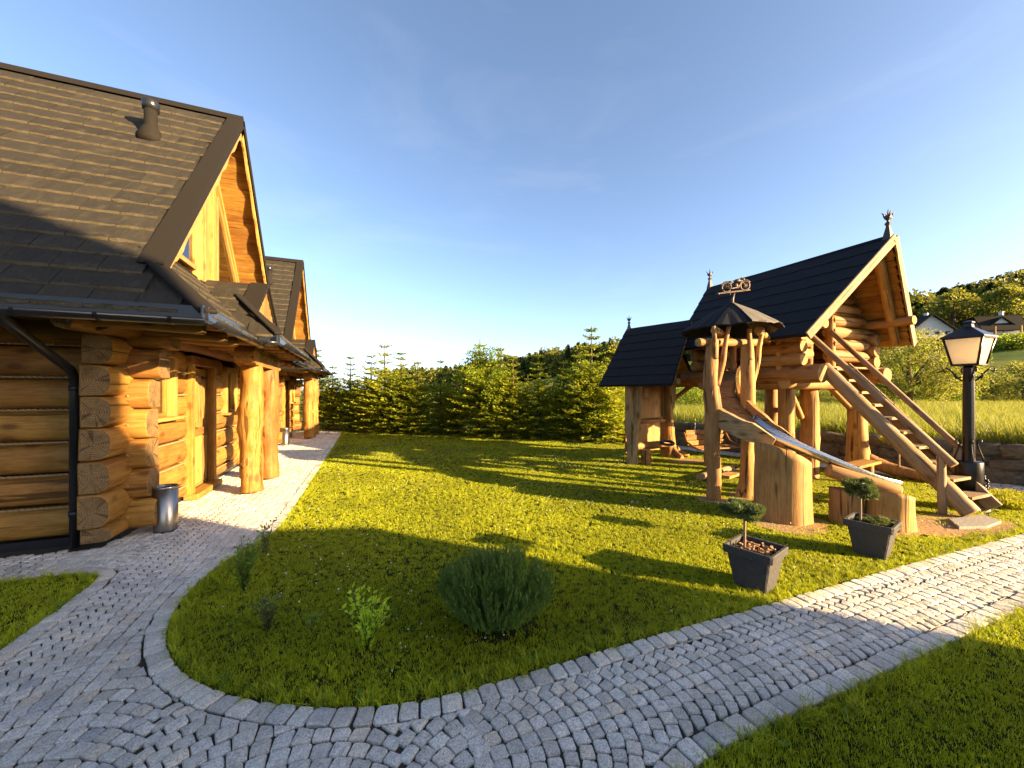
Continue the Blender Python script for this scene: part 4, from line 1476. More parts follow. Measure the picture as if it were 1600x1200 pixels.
def steel_bin(x, y, label):
    t = thing('steel_bin', label, 'bin', (x, y, 0), 'steel bins at the cottage corners')
    lathe(t, 'body', (x, y, 0.0), [(0.108, 0.0), (0.112, 0.02), (0.116, 0.50)], 'steel', 28)
    lathe(t, 'rim', (x, y, 0.50), [(0.117, 0.0), (0.121, 0.008), (0.121, 0.025), (0.116, 0.032), (0.105, 0.025), (0.10, -0.05)], 'steel', 28)
    lathe(t, 'base_ring', (x, y, -0.01), [(0.112, 0.0), (0.112, 0.02)], 'black_iron', 28)
steel_bin(-2.13, 5.78, 'brushed steel bin standing by the corner of the first cottage')
steel_bin(-2.10, 13.62, 'small steel bin by the further cottage, past the porch columns')

# ------------------------------------------------------------------ playhouse on posts
def finial(parent, base, h, name='finial'):
    b = Vector(base)
    k = h / 0.45
    f = lathe(parent, name, b, [(0.075 * k, -0.06 * k), (0.07 * k, 0.0), (0.028 * k, 0.17 * k), (0.05 * k, 0.21 * k), (0.02 * k, 0.245 * k), (0.02 * k, 0.26 * k), (0.055 * k, 0.30 * k), (0.06 * k, 0.34 * k), (0.01 * k, 0.345 * k)], 'finial', 4, False, rot=0.0)
    for i in range(4):
        a = math.pi / 2 * i + math.pi / 4
        c, s = math.cos(a), math.sin(a)
        tube(f, 'spike', [b + Vector((0.045 * k * c, 0.045 * k * s, 0.32 * k)), b + Vector((0.06 * k * c, 0.06 * k * s, 0.37 * k)), b + Vector((0.085 * k * c, 0.085 * k * s, 0.40 * k))], [0.016 * k, 0.012 * k, 0.003 * k], 'finial', 4)
    tube(f, 'spike', [b + Vector((0, 0, 0.33 * k)), b + Vector((0, 0, 0.40 * k)), b + Vector((0, 0, 0.46 * k))], [0.016 * k, 0.012 * k, 0.002 * k], 'finial', 4)
    return f

ph = thing('playhouse', 'raised log playhouse on tall posts with steep black roof', 'playhouse', (8.3, 5.5, 0))
X0, X1, Y0, Y1 = 7.20, 9.42, 4.50, 6.52
FZ = 2.0
# posts
def post(x, y, top, r, seed, bend=(0, 0), flare=0.0, knots=7, mats=('raw_z', 'end_raw'), name='post'):
    return trunk(ph, name, (x, y, 0), [(0, 0, -0.04), (0.2 * bend[0], 0.2 * bend[1], 0.12), (bend[0], bend[1], top * 0.45), (0.6 * bend[0], 0.6 * bend[1], top * 0.8), (0, 0, top)],
                 [r * (1.25 + flare), r * (1.12 + flare * 0.5), r, r * 0.97, r * 0.95], seed=seed, knots=knots, mats=mats, sub=8, seg=20)
post(7.36, 4.72, 1.86, 0.135, 1)
post(8.12, 4.80, 1.88, 0.150, 2, (0.07, 0.0))
post(9.40, 4.62, 1.90, 0.165, 3, (-0.03, 0), 0.5)
post(7.36, 6.35, 1.86, 0.13, 4)
post(9.35, 6.35, 1.88, 0.14, 5)
trunk(ph, 'root', (9.47, 4.52, 0.0), [(0, 0, 0.30), (0.10, -0.28, 0.17), (0.18, -0.62, 0.10), (0.16, -0.95, 0.05)], [0.13, 0.12, 0.10, 0.085], seed=9, knots=3)
# platform logs
rlog(ph, (7.26, 4.05, 1.96), (7.26, 7.0, 1.96), 0.165, 21, 'sill_log', wob=0.012)
rlog(ph, (9.40, 4.15, 1.96), (9.40, 7.0, 1.96), 0.15, 22, 'sill_log')
for k, y in enumerate((4.62, 5.55, 6.42)):
    rlog(ph, (7.14, y, 1.80), (9.55, y, 1.80), 0.11, 23 + k, 'cross_log')
for k in range(13):
    x = 7.22 + 0.17 * k
    box(ph, 'floor_board', x, x + 0.165, 4.25, 6.7, 2.075, 2.11, 'raw_y', 0.005)
# braces
rlog(ph, (7.36, 6.05, 0.95), (7.36, 5.25, 1.80), 0.06, 31, 'brace')
rlog(ph, (7.95, 4.82, 1.15), (7.45, 4.74, 1.72), 0.055, 32, 'brace')
rlog(ph, (8.62, 4.72, 1.78), (9.32, 4.66, 1.25), 0.06, 33, 'brace')
rlog(ph, (9.35, 5.2, 1.80), (9.35, 6.2, 1.2), 0.06, 34, 'brace')
# log walls
zc = [2.13, 2.35, 2.57, 2.79]
for i, z in enumerate(zc):
    if i < 3:
        # path side wall with its doorway to the slide
        rlog(ph, (X0, Y0 - 0.18, z + 0.09), (X0, 5.12, z + 0.09), 0.112, 40 + i, 'wall_log')
        rlog(ph, (X0, 5.70, z + 0.09), (X0, Y1 + 0.18, z + 0.09), 0.112, 45 + i, 'wall_log')
        rlog(ph, (X1, Y0 - 0.18, z + 0.09), (X1, Y1 + 0.18, z + 0.09), 0.112, 50 + i, 'wall_log')
        rlog(ph, (X0 - 0.05, Y0, z + 0.20), (7.62, Y0, z + 0.20), 0.108, 55 + i, 'wall_log')
        rlog(ph, (8.22, Y0, z + 0.20), (X1 + 0.22, Y0, z + 0.20), 0.112, 60 + i, 'wall_log')
    rlog(ph, (X0 - 0.15, Y1, z + 0.11), (X1 + 0.2, Y1, z + 0.11), 0.112, 65 + i, 'wall_log')
for i in range(5):
    z = 2.99 + 0.215 * i
    hw = (4.22 - z - 0.16) / 1.14
    if hw > 0.15:
        if z < 3.05:
            rlog(ph, (8.22, Y0, z), (8.3 + hw, Y0, z), 0.11, 70 + i, 'wall_log')
        else:
            rlog(ph, (8.3 - hw, Y0, z), (8.3 + hw, Y0, z), 0.11, 70 + i, 'wall_log')
        rlog(ph, (8.3 - hw, Y1, z + .02), (8.3 + hw, Y1, z + .02), 0.11, 80 + i, 'wall_log')
rlog(ph, (8.24, Y0 - 0.02, 2.1), (8.24, Y0 - 0.02, 3.05), 0.075, 88, 'door_post', up=(1, 0, 0))
rlog(ph, (7.61, Y0 - 0.02, 2.1), (7.61, Y0 - 0.02, 3.02), 0.06, 89, 'door_post', up=(1, 0, 0))
rlog(ph, (X0 - 0.03, 4.72, 2.05), (X0 - 0.03, 4.72, 2.72), 0.055, 87, 'corner_post', up=(1, 0, 0))
rlog(ph, (X0, 5.14, 2.08), (X0, 5.14, 2.74), 0.065, 86, 'door_post', up=(0, 1, 0))
rlog(ph, (X0, 5.68, 2.08), (X0, 5.68, 2.74), 0.065, 85, 'door_post', up=(0, 1, 0))
# purlins
rlog(ph, (8.3, 3.80, 3.98), (8.3, 7.0, 3.98), 0.10, 90, 'ridge_purlin')
rlog(ph, (7.14, 3.95, 2.78), (7.14, 6.8, 2.78), 0.085, 91, 'purlin')
rlog(ph, (9.35, 3.75, 2.95), (9.35, 6.8, 2.95), 0.085, 92, 'purlin')
# roof: two slopes with a forward-leaning prow, boards below, felt above
APZ, EVZ, XR = 4.25, 2.58, 8.3
RN, RF = Vector((XR, 3.58, APZ)), Vector((XR, 7.26, APZ + 0.05))
def roof_slope(parent, eave_n, eave_f, rn, rf, th, nb, side, sag=0.0, mat='felt', nu=14, nv=6):
    en, ef = Vector(eave_n), Vector(eave_f)
    V, F = [], []
    for layer in range(2):
        for i in range(nu + 1):
            for j in range(nv + 1):
                u, v = i / nu, j / nv
                p = en.lerp(ef, u).lerp(rn.lerp(rf, u), v)
                p.z -= sag * math.sin(math.pi * u) * (0.4 + 0.6 * v)
                p.z += 0.006 * mnoise.noise((p.x * 2.5, p.y * 2.5, p.z * 2.5)) + (0.012 if layer == 0 and j % 2 == 0 else 0)
                if layer:
                    p.z -= th
                V.append(p)
    m = (nu + 1) * (nv + 1)
    def ix(l, i, j):
        return l * m + i * (nv + 1) + j
    for i in range(nu):
        for j in range(nv):
            F.append((ix(0, i, j), ix(0, i + 1, j), ix(0, i + 1, j + 1), ix(0, i, j + 1)))
            F.append((ix(1, i, j), ix(1, i, j + 1), ix(1, i + 1, j + 1), ix(1, i + 1, j)))
    for i in range(nu):
        F.append((ix(0, i, 0), ix(1, i, 0), ix(1, i + 1, 0), ix(0, i + 1, 0)))
        F.append((ix(0, i, nv), ix(0, i + 1, nv), ix(1, i + 1, nv), ix(1, i, nv)))
    for j in range(nv):
        F.append((ix(0, 0, j), ix(0, 0, j + 1), ix(1, 0, j + 1), ix(1, 0, j)))
        F.append((ix(0, nu, j), ix(1, nu, j), ix(1, nu, j + 1), ix(0, nu, j + 1)))
    o = Vector(en)
    rf_o = make('roof_slope', [p - o for p in V], F, mat, parent, Matrix.Translation(o))
    bm = bmesh.new(); bm.from_mesh(rf_o.data); bmesh.ops.recalc_face_normals(bm, faces=bm.faces); bm.to_mesh(rf_o.data); bm.free()
    # overlapping felt courses laid over it
    nc = 7
    dn0 = (rn - en).cross(ef - en).normalized()
    if dn0.z < 0:
        dn0 = -dn0
    rc = random.Random(int(en.x * 100))
    for c in range(nc):
        v0, v1 = c / nc - 0.004, min(1.0, (c + 1.12) / nc)
        Vc, Fc = [], []
        nn = 26
        for i in range(nn + 1):
            u = i / nn
            lo_ = en.lerp(ef, u).lerp(rn.lerp(rf, u), v0 + rc.uniform(-0.006, 0.006))
            hi_ = en.lerp(ef, u).lerp(rn.lerp(rf, u), v1)
            l_ = 0.026 + rc.uniform(-0.004, 0.006)
            Vc += [lo_ + dn0 * (l_ - 0.018) - en, lo_ + dn0 * l_ - en, hi_ + dn0 * 0.008 - en]
        for i in range(nn):
            k3 = i * 3
            Fc += [(k3, k3 + 3, k3 + 4, k3 + 1), (k3 + 1, k3 + 4, k3 + 5, k3 + 2)]
        make('felt_course', Vc, Fc, mat, parent, Matrix.Translation(en))
    # boards under the slope
    for k in range(nb):
        v = (k + 0.5) / nb
        a, b = en.lerp(rn, v), ef.lerp(rf, v)
        dn = (rn - en).cross(ef - en).normalized()
        if dn.z < 0:
            dn = -dn
        inset = (b - a).normalized() * 0.02
        board(parent, 'soffit_board', a + inset - dn * (th + 0.020), b - inset - dn * (th + 0.020), (rn - en).length / nb - 0.005, 0.022, 'honey_x', dn, 0.004)
    return rf_o
roof_slope(ph, (6.70, 3.98, EVZ), (6.70, 6.80, EVZ + 0.02), RN, RF, 0.035, 13, -1, 0.0)
roof_slope(ph, (9.88, 3.98, EVZ), (9.88, 6.80, EVZ + 0.02), RN, RF, 0.035, 13, 1, 0.0)
for ex, s in ((6.70, -1), (9.88, 1)):
    a, b = Vector((ex, 3.96, EVZ - 0.035)), Vector((XR, 3.56, APZ - 0.035))
    board(ph, 'barge_board', a, b, 0.03, 0.15, 'old_x', ((a - b).cross(Vector((0, 1, 0)))).normalized() * s, 0.006)
# rafters under the sunny overhang
rlog(ph, (9.70, 4.16, 2.60), (8.42, 3.84, 3.96), 0.075, 95, 'rafter')
rlog(ph, (6.90, 4.16, 2.62), (8.18, 3.84, 3.96), 0.075, 96, 'rafter')
finial(ph, (XR, 3.66, APZ + 0.02), 0.46)
finial(ph, (XR, 7.20, APZ + 0.06), 0.46)
box(ph, 'ridge_board', XR - 0.05, XR + 0.05, 3.62, 7.22, APZ - 0.02, APZ + 0.03, 'felt', 0.01)

# stairs
st = thing('wooden_staircase', 'steep weathered wooden staircase with handrails leading up to the playhouse', 'staircase', (7.68, 2.5, 0))
B, T = Vector((7.42, 2.42, 0.06)), Vector((7.44, 4.16, 2.08))
B2, T2 = Vector((7.98, 2.42, 0.06)), Vector((8.02, 4.16, 2.08))
rlog(st, B, T, 0.105, 101, 'stringer', ('old_x', 'end_raw'))
board(st, 'stringer', B2, T2, 0.05, 0.24, 'old_x', (0, -1, 1))
for k in range(10):
    t = (k + 0.75) / 10.2
    a, b = B.lerp(T, t), B2.lerp(T2, t)
    board(st, 'tread', a + Vector((0.02, -0.02, 0.04)), b + Vector((0.02, -0.02, 0.04)), 0.21, 0.04, 'old_x')
rlog(st, (7.33, 2.66, 0.0), (7.35, 2.68, 0.78), 0.045, 105, 'newel_post', ('old_x', 'end_raw'), up=(1, 0, 0))
rlog(st, (8.05, 2.74, 0.05), (8.06, 2.76, 0.84), 0.05, 106, 'newel_post', ('old_x', 'end_raw'), up=(1, 0, 0))
rlog(st, (7.35, 2.55, 0.67), (7.40, 4.35, 2.66), 0.05, 107, 'handrail', ('old_x', 'end_raw'))
rlog(st, (8.07, 2.66, 0.73), (8.10, 4.40, 2.76), 0.042, 108, 'handrail', ('old_x', 'end_raw'))
fs = make('foot_slab', [(x_ - 0.32, y_ + 0.03, z_) for z_ in (0, 0.035) for x_, y_ in ((7.0, 2.25), (7.35, 2.14), (7.8, 2.16), (7.95, 2.36), (7.3, 2.44))],
     [(4, 3, 2, 1, 0), (5, 6, 7, 8, 9), (0, 1, 6, 5), (1, 2, 7, 6), (2, 3, 8, 7), (3, 4, 9, 8), (4, 0, 5, 9)], 'slab_stone')
tag(fs, 'flat stone slab lying at the foot of the wooden stairs', 'slab')

# ------------------------------------------------------------------ slide tower, slide, stumps
tw = thing('slide_shelter', 'two forked log posts carrying a small black umbrella roof over the slide', 'shelter', (5.4, 4.3, 0))
trunk(tw, 'post', (5.05, 4.33, 0), [(0.02, 0, -0.03), (0.03, 0, 0.4), (-0.02, 0, 0.95), (0.02, 0.0, 1.3), (-0.04, 0, 1.8), (0.0, 0, 2.45)], [0.105, 0.10, 0.112, 0.125, 0.10, 0.085], seed=41, knots=6, sub=7, seg=20, rough=0.08)
trunk(tw, 'post', (5.71, 4.26, 0), [(-0.03, 0, -0.03), (0.0, 0, 0.22), (0.0, 0, 0.7), (0.02, 0.0, 1.3), (0.02, 0, 1.9), (0.0, 0, 2.40)], [0.15, 0.115, 0.09, 0.095, 0.105, 0.085], seed=42, knots=5, sub=7, seg=20, rough=0.08)
for (bx, by, sx) in ((5.05, 4.33, 1), (5.71, 4.26, 1)):
    trunk(tw, 'branch', (bx, by, 0), [(0.02, -0.05, 1.75), (0.10, -0.09, 2.1), (0.14, -0.10, 2.36), (0.20, -0.12, 2.66)], [0.05, 0.045, 0.035, 0.03], seed=45 + int(bx * 10), knots=2)
    trunk(tw, 'branch', (bx, by, 0), [(-0.02, -0.06, 2.15), (-0.05, -0.08, 2.4), (-0.07, -0.08, 2.64)], [0.045, 0.035, 0.028], seed=47 + int(bx * 10), knots=1)
rlog(tw, (4.80, 4.38, 2.40), (6.05, 4.30, 2.44), 0.065, 48, 'lintel')
rlog(tw, (5.0, 4.25, 2.58), (7.1, 5.5, 2.60), 0.06, 49, 'lintel')
rlog(tw, (5.75, 4.1, 2.60), (7.1, 4.85, 2.58), 0.06, 50, 'lintel')
# umbrella roof: eight ragged felt panels
cx, cy, za, ze = 5.70, 4.52, 3.12, 2.66
ring = []
rr2 = random.Random(77)
for i in range(8):
    a = 2 * math.pi * i / 8 + 0.25
    ring.append((a, 0.76 * rr2.uniform(0.90, 1.10), ze + rr2.uniform(-0.05, 0.04)))
for i in range(8):
    a0, r0, z0 = ring[i]; a1, r1, z1 = ring[(i + 1) % 8]
    lift = 0.012 * (i % 2)
    nseg = 6
    V = [(0, 0, za + lift)]
    for t in range(nseg + 1):
        f = t / nseg
        a = a0 - 0.03 + (a1 - a0 + (2 * math.pi if a1 < a0 else 0) + 0.06) * f
        sagz = -0.035 * math.sin(math.pi * f)
        V.append((0.52 * (r0 + (r1 - r0) * f) * math.cos(a), 0.52 * (r0 + (r1 - r0) * f) * math.sin(a), za + (z0 + (z1 - z0) * f - za) * 0.60 + lift + sagz * 0.3 + 0.05))
    for t in range(nseg + 1):
        f = t / nseg
        a = a0 - 0.03 + (a1 - a0 + (2 * math.pi if a1 < a0 else 0) + 0.06) * f
        rj = (r0 + (r1 - r0) * f) * rr2.uniform(0.97, 1.03)
        V.append((rj * math.cos(a), rj * math.sin(a), z0 + (z1 - z0) * f + lift - 0.02 * math.sin(math.pi * f) + rr2.uniform(-.01, .01)))
    F = [(0, 1 + t, 2 + t) for t in range(nseg)] + [(1 + t, nseg + 2 + t, nseg + 3 + t, 2 + t) for t in range(nseg)]
    nV = len(V)
    V += [(x, y, z - 0.02) for x, y, z in V]
    F += [tuple(k + nV for k in f[::-1]) for f in F]
    F += [(nseg + 2 + t, nseg + 2 + t + nV, nseg + 3 + t + nV, nseg + 3 + t) for t in range(nseg)]
    make('roof_panel', V, F, 'felt_grey' if i in (5, 7) else 'felt', tw, Matrix.Translation((cx, cy, 0)))
tube(tw, 'spindle', [(cx, cy, 3.0), (cx + 0.02, cy, 3.18), (cx + 0.05, cy - 0.01, 3.27)], [0.03, 0.02, 0.01], 'brown_metal', 8)

# motorcycle weathervane on the umbrella roof
wv = thing('motorcycle_weathervane', 'small bronze motorcycle sculpture turning on top of the umbrella roof', 'weathervane', (cx + 0.05, cy, 3.27))
dirx = Vector((0.93, -0.37, 0.10)).normalized()
def wp(l, z, s=0.0):
    return Vector((cx + 0.09, cy, 3.31)) + dirx * l * 0.9 + Vector((0, 0, z * 0.88)) + Vector((0.37, 0.93, 0)) * s
def wheel(l, r):
    c = wp(l, r + 0.012)
    n = 18
    pts = [c + dirx * (r * math.cos(2 * math.pi * k / n)) + Vector((0, 0, r * math.sin(2 * math.pi * k / n))) for k in range(n)]
    wh = tube(wv, 'wheel', pts, 0.013, 'brown_metal', 6, closed=True)
    for k in range(6):
        a = math.pi * k / 6
        d_ = dirx * (r * math.cos(a)) + Vector((0, 0, r * math.sin(a)))
        tube(wh, 'spoke', [c - d_, c + d_], 0.004, 'brown_metal', 4)
    pts = [c + dirx * ((r + .022) * math.cos(t)) + Vector((0, 0, (r + .022) * math.sin(t))) for t in [math.pi * (0.15 + 0.75 * k / 8) for k in range(9)]]
    tube(wv, 'mudguard', pts, 0.010, 'brown_metal', 5)
wheel(-0.17, 0.075); wheel(0.17, 0.075)
tube(wv, 'chassis', [wp(-0.17, 0.09), wp(-0.06, 0.06), wp(0.05, 0.06), wp(0.11, 0.18)], 0.011, 'brown_metal', 6)
tube(wv, 'chassis', [wp(-0.17, 0.09), wp(-0.10, 0.165), wp(0.11, 0.185)], 0.009, 'brown_metal', 6)
tube(wv, 'fork', [wp(0.17, 0.09), wp(0.115, 0.19), wp(0.10, 0.225)], 0.010, 'brown_metal', 6)
tube(wv, 'handlebar', [wp(0.06, 0.235, 0.06), wp(0.10, 0.23, 0.02), wp(0.10, 0.23, -0.02), wp(0.06, 0.235, -0.06)], 0.008, 'brown_metal', 6)
tube(wv, 'fuel_tank', [wp(-0.02, 0.185), wp(0.0, 0.19), wp(0.05, 0.195), wp(0.09, 0.185)], [0.012, 0.03, 0.032, 0.012], 'brown_metal', 8)
tube(wv, 'seat', [wp(-0.14, 0.185), wp(-0.10, 0.185), wp(-0.05, 0.18)], [0.012, 0.02, 0.014], 'finial', 8)
tube(wv, 'engine', [wp(-0.03, 0.07), wp(0.0, 0.10), wp(0.02, 0.14)], [0.035, 0.045, 0.02], 'brown_metal', 8)
tube(wv, 'headlamp', [wp(0.12, 0.205), wp(0.15, 0.21)], [0.012, 0.024], 'brown_metal', 8)
tube(wv, 'exhaust', [wp(0.0, 0.06, -.03), wp(-0.1, 0.05, -.03), wp(-0.21, 0.06, -.03)], [0.008, 0.011, 0.014], 'brown_metal', 6)
board(wv, 'road_plate', wp(-0.29, -0.01), wp(0.27, 0.0), 0.012, 0.028, 'brown_metal')
tube(wv, 'tail_fin', [wp(-0.29, -0.01), wp(-0.33, -0.02), wp(-0.36, -0.02)], [0.01, 0.03, 0.004], 'brown_metal', 4)
tube(wv, 'pivot', [wp(-0.10, -0.09), wp(-0.10, -0.01)], 0.008, 'brown_metal', 6)

# the slide: wooden upper trough, then a steel chute
sl = thing('slide', 'wooden slide with curved log sides and a shiny steel chute', 'slide', (5.6, 3.6, 0))
CL = [(7.00, 5.42, 2.06), (6.45, 5.22, 1.93), (5.85, 4.85, 1.66), (5.47, 4.42, 1.38), (5.30, 3.95, 1.13), (5.42, 3.50, 0.92), (5.74, 3.12, 0.69), (6.00, 2.89, 0.52), (6.20, 2.78, 0.45)]
def resamp(P, n):
    P = [Vector(p) for p in P]
    out = []
    m = len(P)
    for i in range(n):
        s = (m - 1) * i / (n - 1)
        k = min(m - 2, int(s)); t = s - k
        a, b, c, d = P[max(0, k - 1)], P[k], P[k + 1], P[min(m - 1, k + 2)]
        out.append(0.5 * ((2 * b) + (c - a) * t + (2 * a - 5 * b + 4 * c - d) * t * t + (3 * b - a - 3 * c + d) * t ** 3))
    return out
CS = resamp(CL, 49)
def strip(name, i0, i1, prof, mat, mats=None):
    """section prof [(side, up)] carried along the slide's centre line"""
    V, F = [], []
    n = len(prof)
    o = CS[i0]
    for i in range(i0, i1 + 1):
        tan = (CS[min(i + 1, len(CS) - 1)] - CS[max(i - 1, 0)]).normalized()
        side = tan.cross(Vector((0, 0, 1))).normalized()
        up = side.cross(tan)
        for s, u in prof:
            V.append(CS[i] + side * s + up * u - o)
    for i in range(i1 - i0):
        for j in range(n):
            a, b = i * n + j, i * n + (j + 1) % n
            F.append((a, b, b + n, a + n))
    F.append(tuple(range(n))[::-1]); F.append(tuple((i1 - i0) * n + j for j in range(n)))
    ob = make(name, V, F, mat, sl, Matrix.Translation(o), True)
    bm = bmesh.new(); bm.from_mesh(ob.data); bmesh.ops.recalc_face_normals(bm, faces=bm.faces); bm.to_mesh(ob.data); bm.free()
    return ob
trough = [(-0.21, 0.05), (-0.15, 0.0), (0.0, -0.025), (0.15, 0.0), (0.21, 0.05), (0.21, 0.02), (0.15, -0.045), (0, -0.07), (-0.15, -0.045), (-0.21, 0.02)]
chute = [(-0.235, 0.11), (-0.225, 0.115), (-0.20, 0.03), (-0.13, 0.006), (0.0, 0.0), (0.13, 0.006), (0.20, 0.03), (0.225, 0.115), (0.235, 0.11), (0.205, 0.012), (0.13, -0.006), (0.0, -0.012), (-0.13, -0.006), (-0.205, 0.012)]
strip('trough', 0, 30, trough, 'raw_y')
strip('chute', 22, 48, chute, 'chute')
def side_board(name, i0, i1, s, hl, hh, th, mat):
    V, F = [], []
    o = CS[i0]
    m = i1 - i0
    for i in range(i0, i1 + 1):
        t = (i - i0) / m
        tan = (CS[min(i + 1, len(CS) - 1)] - CS[max(i - 1, 0)]).normalized()
        side = tan.cross(Vector((0, 0, 1))).normalized()
        up = side.cross(tan)
        taper = min(1.0, 0.45 + 2.2 * t, 0.5 + 2.0 * (1 - t))
        w1, w2 = 0.03 * mnoise.noise((t * 5, s, 1)), 0.03 * mnoise.noise((t * 5, s, 7))
        for a, b in ((s - th / 2, -hl * taper + w1), (s + th / 2, -hl * taper + w1), (s + th / 2, hh * taper + w2), (s - th / 2, hh * taper + w2)):
            V.append(CS[i] + side * a + up * b - o)
    for i in range(m):
        for j in range(4):
            a, b = i * 4 + j, i * 4 + (j + 1) % 4
            F.append((a, b, b + 4, a + 4))
    F += [(3, 2, 1, 0), tuple(m * 4 + j for j in range(4))]
    ob = make(name, V, F, mat, sl, Matrix.Translation(o))
    bm = bmesh.new(); bm.from_mesh(ob.data); bmesh.ops.recalc_face_normals(bm, faces=bm.faces); bm.to_mesh(ob.data); bm.free()
    return ob
side_board('side_plank', 17, 29, 0.275, 0.10, 0.17, 0.07, 'old_y')
side_board('side_plank', 14, 33, -0.275, 0.07, 0.17, 0.06, 'raw_y')
side_board('side_plank', 1, 17, 0.25, 0.08, 0.20, 0.05, 'raw_x')
side_board('side_plank', 1, 15, -0.25, 0.08, 0.20, 0.05, 'raw_x')
rlog(sl, (5.50, 3.02, 0.66), (6.02, 2.56, 0.45), 0.085, 60, 'side_log')
rlog(sl, (6.05, 3.14, 0.58), (6.60, 2.86, 0.38), 0.08, 61, 'side_log')
box(sl, 'ledge', 6.85, 7.15, 5.20, 5.62, 2.02, 2.07, 'raw_x')

def stump(name, label, c, r, h, cut, seed, ell=1.0):
    """thick stump whose top is sawn on a slope; cut = height lost towards (dx, dy)"""
    rd = random.Random(seed)
    n, m = 36, 9
    V, F, fm = [], [], []
    for i in range(m + 1):
        t = i / m
        for j in range(n):
            a = 2 * math.pi * j / n
            rr = r * (1 + 0.05 * mnoise.noise((math.cos(a) * 1.5 + seed, math.sin(a) * 1.5, t * 1.2)) + 0.02 * math.sin(a * 7 + seed) * (1 - 0.5 * t) + 0.06 * (1 - t) ** 3)
            x, y = rr * math.cos(a), rr * ell * math.sin(a)
            top = h - (x * cut[0] + y * cut[1])
            V.append((x, y, -0.03 + (top + 0.03) * t))
    for i in range(m):
        for j in range(n):
            a, b = i * n + j, i * n + (j + 1) % n
            F.append((a, b, b + n, a + n)); fm.append(0)
    F.append(tuple(m * n + j for j in range(n))); fm.append(1)
    o = make(name, V, F, ['raw_z', 'end_raw'], None, Matrix.Translation(Vector(c)), True, fm)
    o.data.polygons[len(F) - 1].use_smooth = False
    return tag(o, label, 'stump')
stump('tree_stump', 'tall thick tree stump holding up the middle of the slide', (5.16, 3.36, 0), 0.305, 0.84, (0.48, -0.10), 3)
stump('tree_stump', 'short sunlit tree stump under the lower end of the slide', (6.06, 2.66, 0), 0.225, 0.40, (0.26, 0.05), 5)
stump('tree_stump', 'short shaded stump half hidden behind the slide, left of the sunlit one', (5.80, 2.98, 0), 0.17, 0.40, (0.1, 0), 8)

# plank bench near the far post, timber edging under the slide
pb = thing('plank_bench', 'short plank seat beside the right post of the playhouse', 'bench', (8.7, 4.2, 0))
board(pb, 'seat', (8.25, 4.18, 0.30), (9.25, 4.32, 0.30), 0.28, 0.05, 'honey_x')
rlog(pb, (8.4, 4.2, -0.02), (8.4, 4.2, 0.28), 0.07, 111, 'leg', up=(1, 0, 0))
rlog(pb, (9.1, 4.3, -0.02), (9.1, 4.3, 0.28), 0.07, 112, 'leg', up=(1, 0, 0))
te = rlog(None, (5.9, 5.35, 0.05), (7.25, 5.75, 0.05), 0.07, 113, 'timber_edging', ('old_x', 'end_raw'))
tag(te, 'log edging lying on the grass below the playhouse', 'log')
tb = board(None, 'timber_plank', (6.2, 5.1, 0.09), (7.1, 5.35, 0.09), 0.22, 0.05, 'raw_x')
tag(tb, 'pale plank lying on the ground under the playhouse', 'plank')

# ------------------------------------------------------------------ swing shelter
sh = thing('swing_shelter', 'open log swing shelter with plank back wall and steep black roof', 'shelter', (6.7, 7.0, 0))
RA = R(8)
def sp(x, y, z):
    """shelter frame turned a little about its middle"""
    dx, dy = x - 6.7, y - 7.0
    return Vector((6.7 + dx * math.cos(RA) - dy * math.sin(RA), 7.0 + dx * math.sin(RA) + dy * math.cos(RA), z))
roof_slope(sh, sp(5.62, 6.02, 1.80), sp(5.62, 8.10, 1.80), sp(6.68, 6.35, 3.22), sp(6.68, 8.22, 3.28), 0.035, 10, -1, 0.0, nu=8)
roof_slope(sh, sp(7.75, 6.9, 1.80), sp(7.75, 8.10, 1.80), sp(6.68, 6.9, 3.22), sp(6.68, 8.22, 3.28), 0.035, 10, 1, 0.0, nu=8)
finial(sh, sp(6.68, 8.14, 3.27), 0.36)
b0 = sp(5.90, 7.30, 0)
trunk(sh, 'post', b0, [(0, 0, -0.03), (0.01, 0, 0.35), (-0.02, 0.02, 0.75), (-0.06, 0.03, 1.2), (-0.07, 0.03, 1.88)], [0.135, 0.125, 0.13, 0.085, 0.075], seed=51, knots=5, mats=('old_z', 'end_raw'), sub=7)
trunk(sh, 'post', b0, [(0.0, -0.02, 0.55), (0.08, -0.03, 0.95), (0.13, -0.03, 1.4), (0.16, -0.03, 1.95)], [0.10, 0.09, 0.085, 0.08], seed=52, knots=3, mats=('old_z', 'end_raw'), sub=7)
rlog(sh, sp(6.12, 7.10, -0.02), sp(6.12, 7.10, 0.32), 0.11, 53, 'bench_stump', up=(1, 0, 0))
trunk(sh, 'post', sp(7.45, 7.55, 0), [(0.04, -0.02, -0.03), (0.02, 0, 0.2), (0, 0, 0.6), (-0.02, 0, 1.2), (-0.03, 0, 1.9)], [0.27, 0.19, 0.15, 0.13, 0.12], seed=54, knots=6, sub=7, mats=('honey_z', 'end_raw'))
trunk(sh, 'root', sp(7.48, 7.5, 0), [(0, 0, 0.28), (0.14, -0.12, 0.12), (0.34, -0.26, 0.04)], [0.12, 0.09, 0.05], seed=55, knots=2)
trunk(sh, 'root', sp(7.48, 7.5, 0), [(0, 0, 0.25), (0.02, -0.2, 0.10), (0.0, -0.38, 0.02)], [0.11, 0.08, 0.05], seed=56, knots=2)
trunk(sh, 'post', sp(5.95, 6.25, 0), [(0, 0, 1.3), (0, 0, 1.6), (0, 0, 2.0)], [0.02, 0.05, 0.06], seed=57, knots=2)
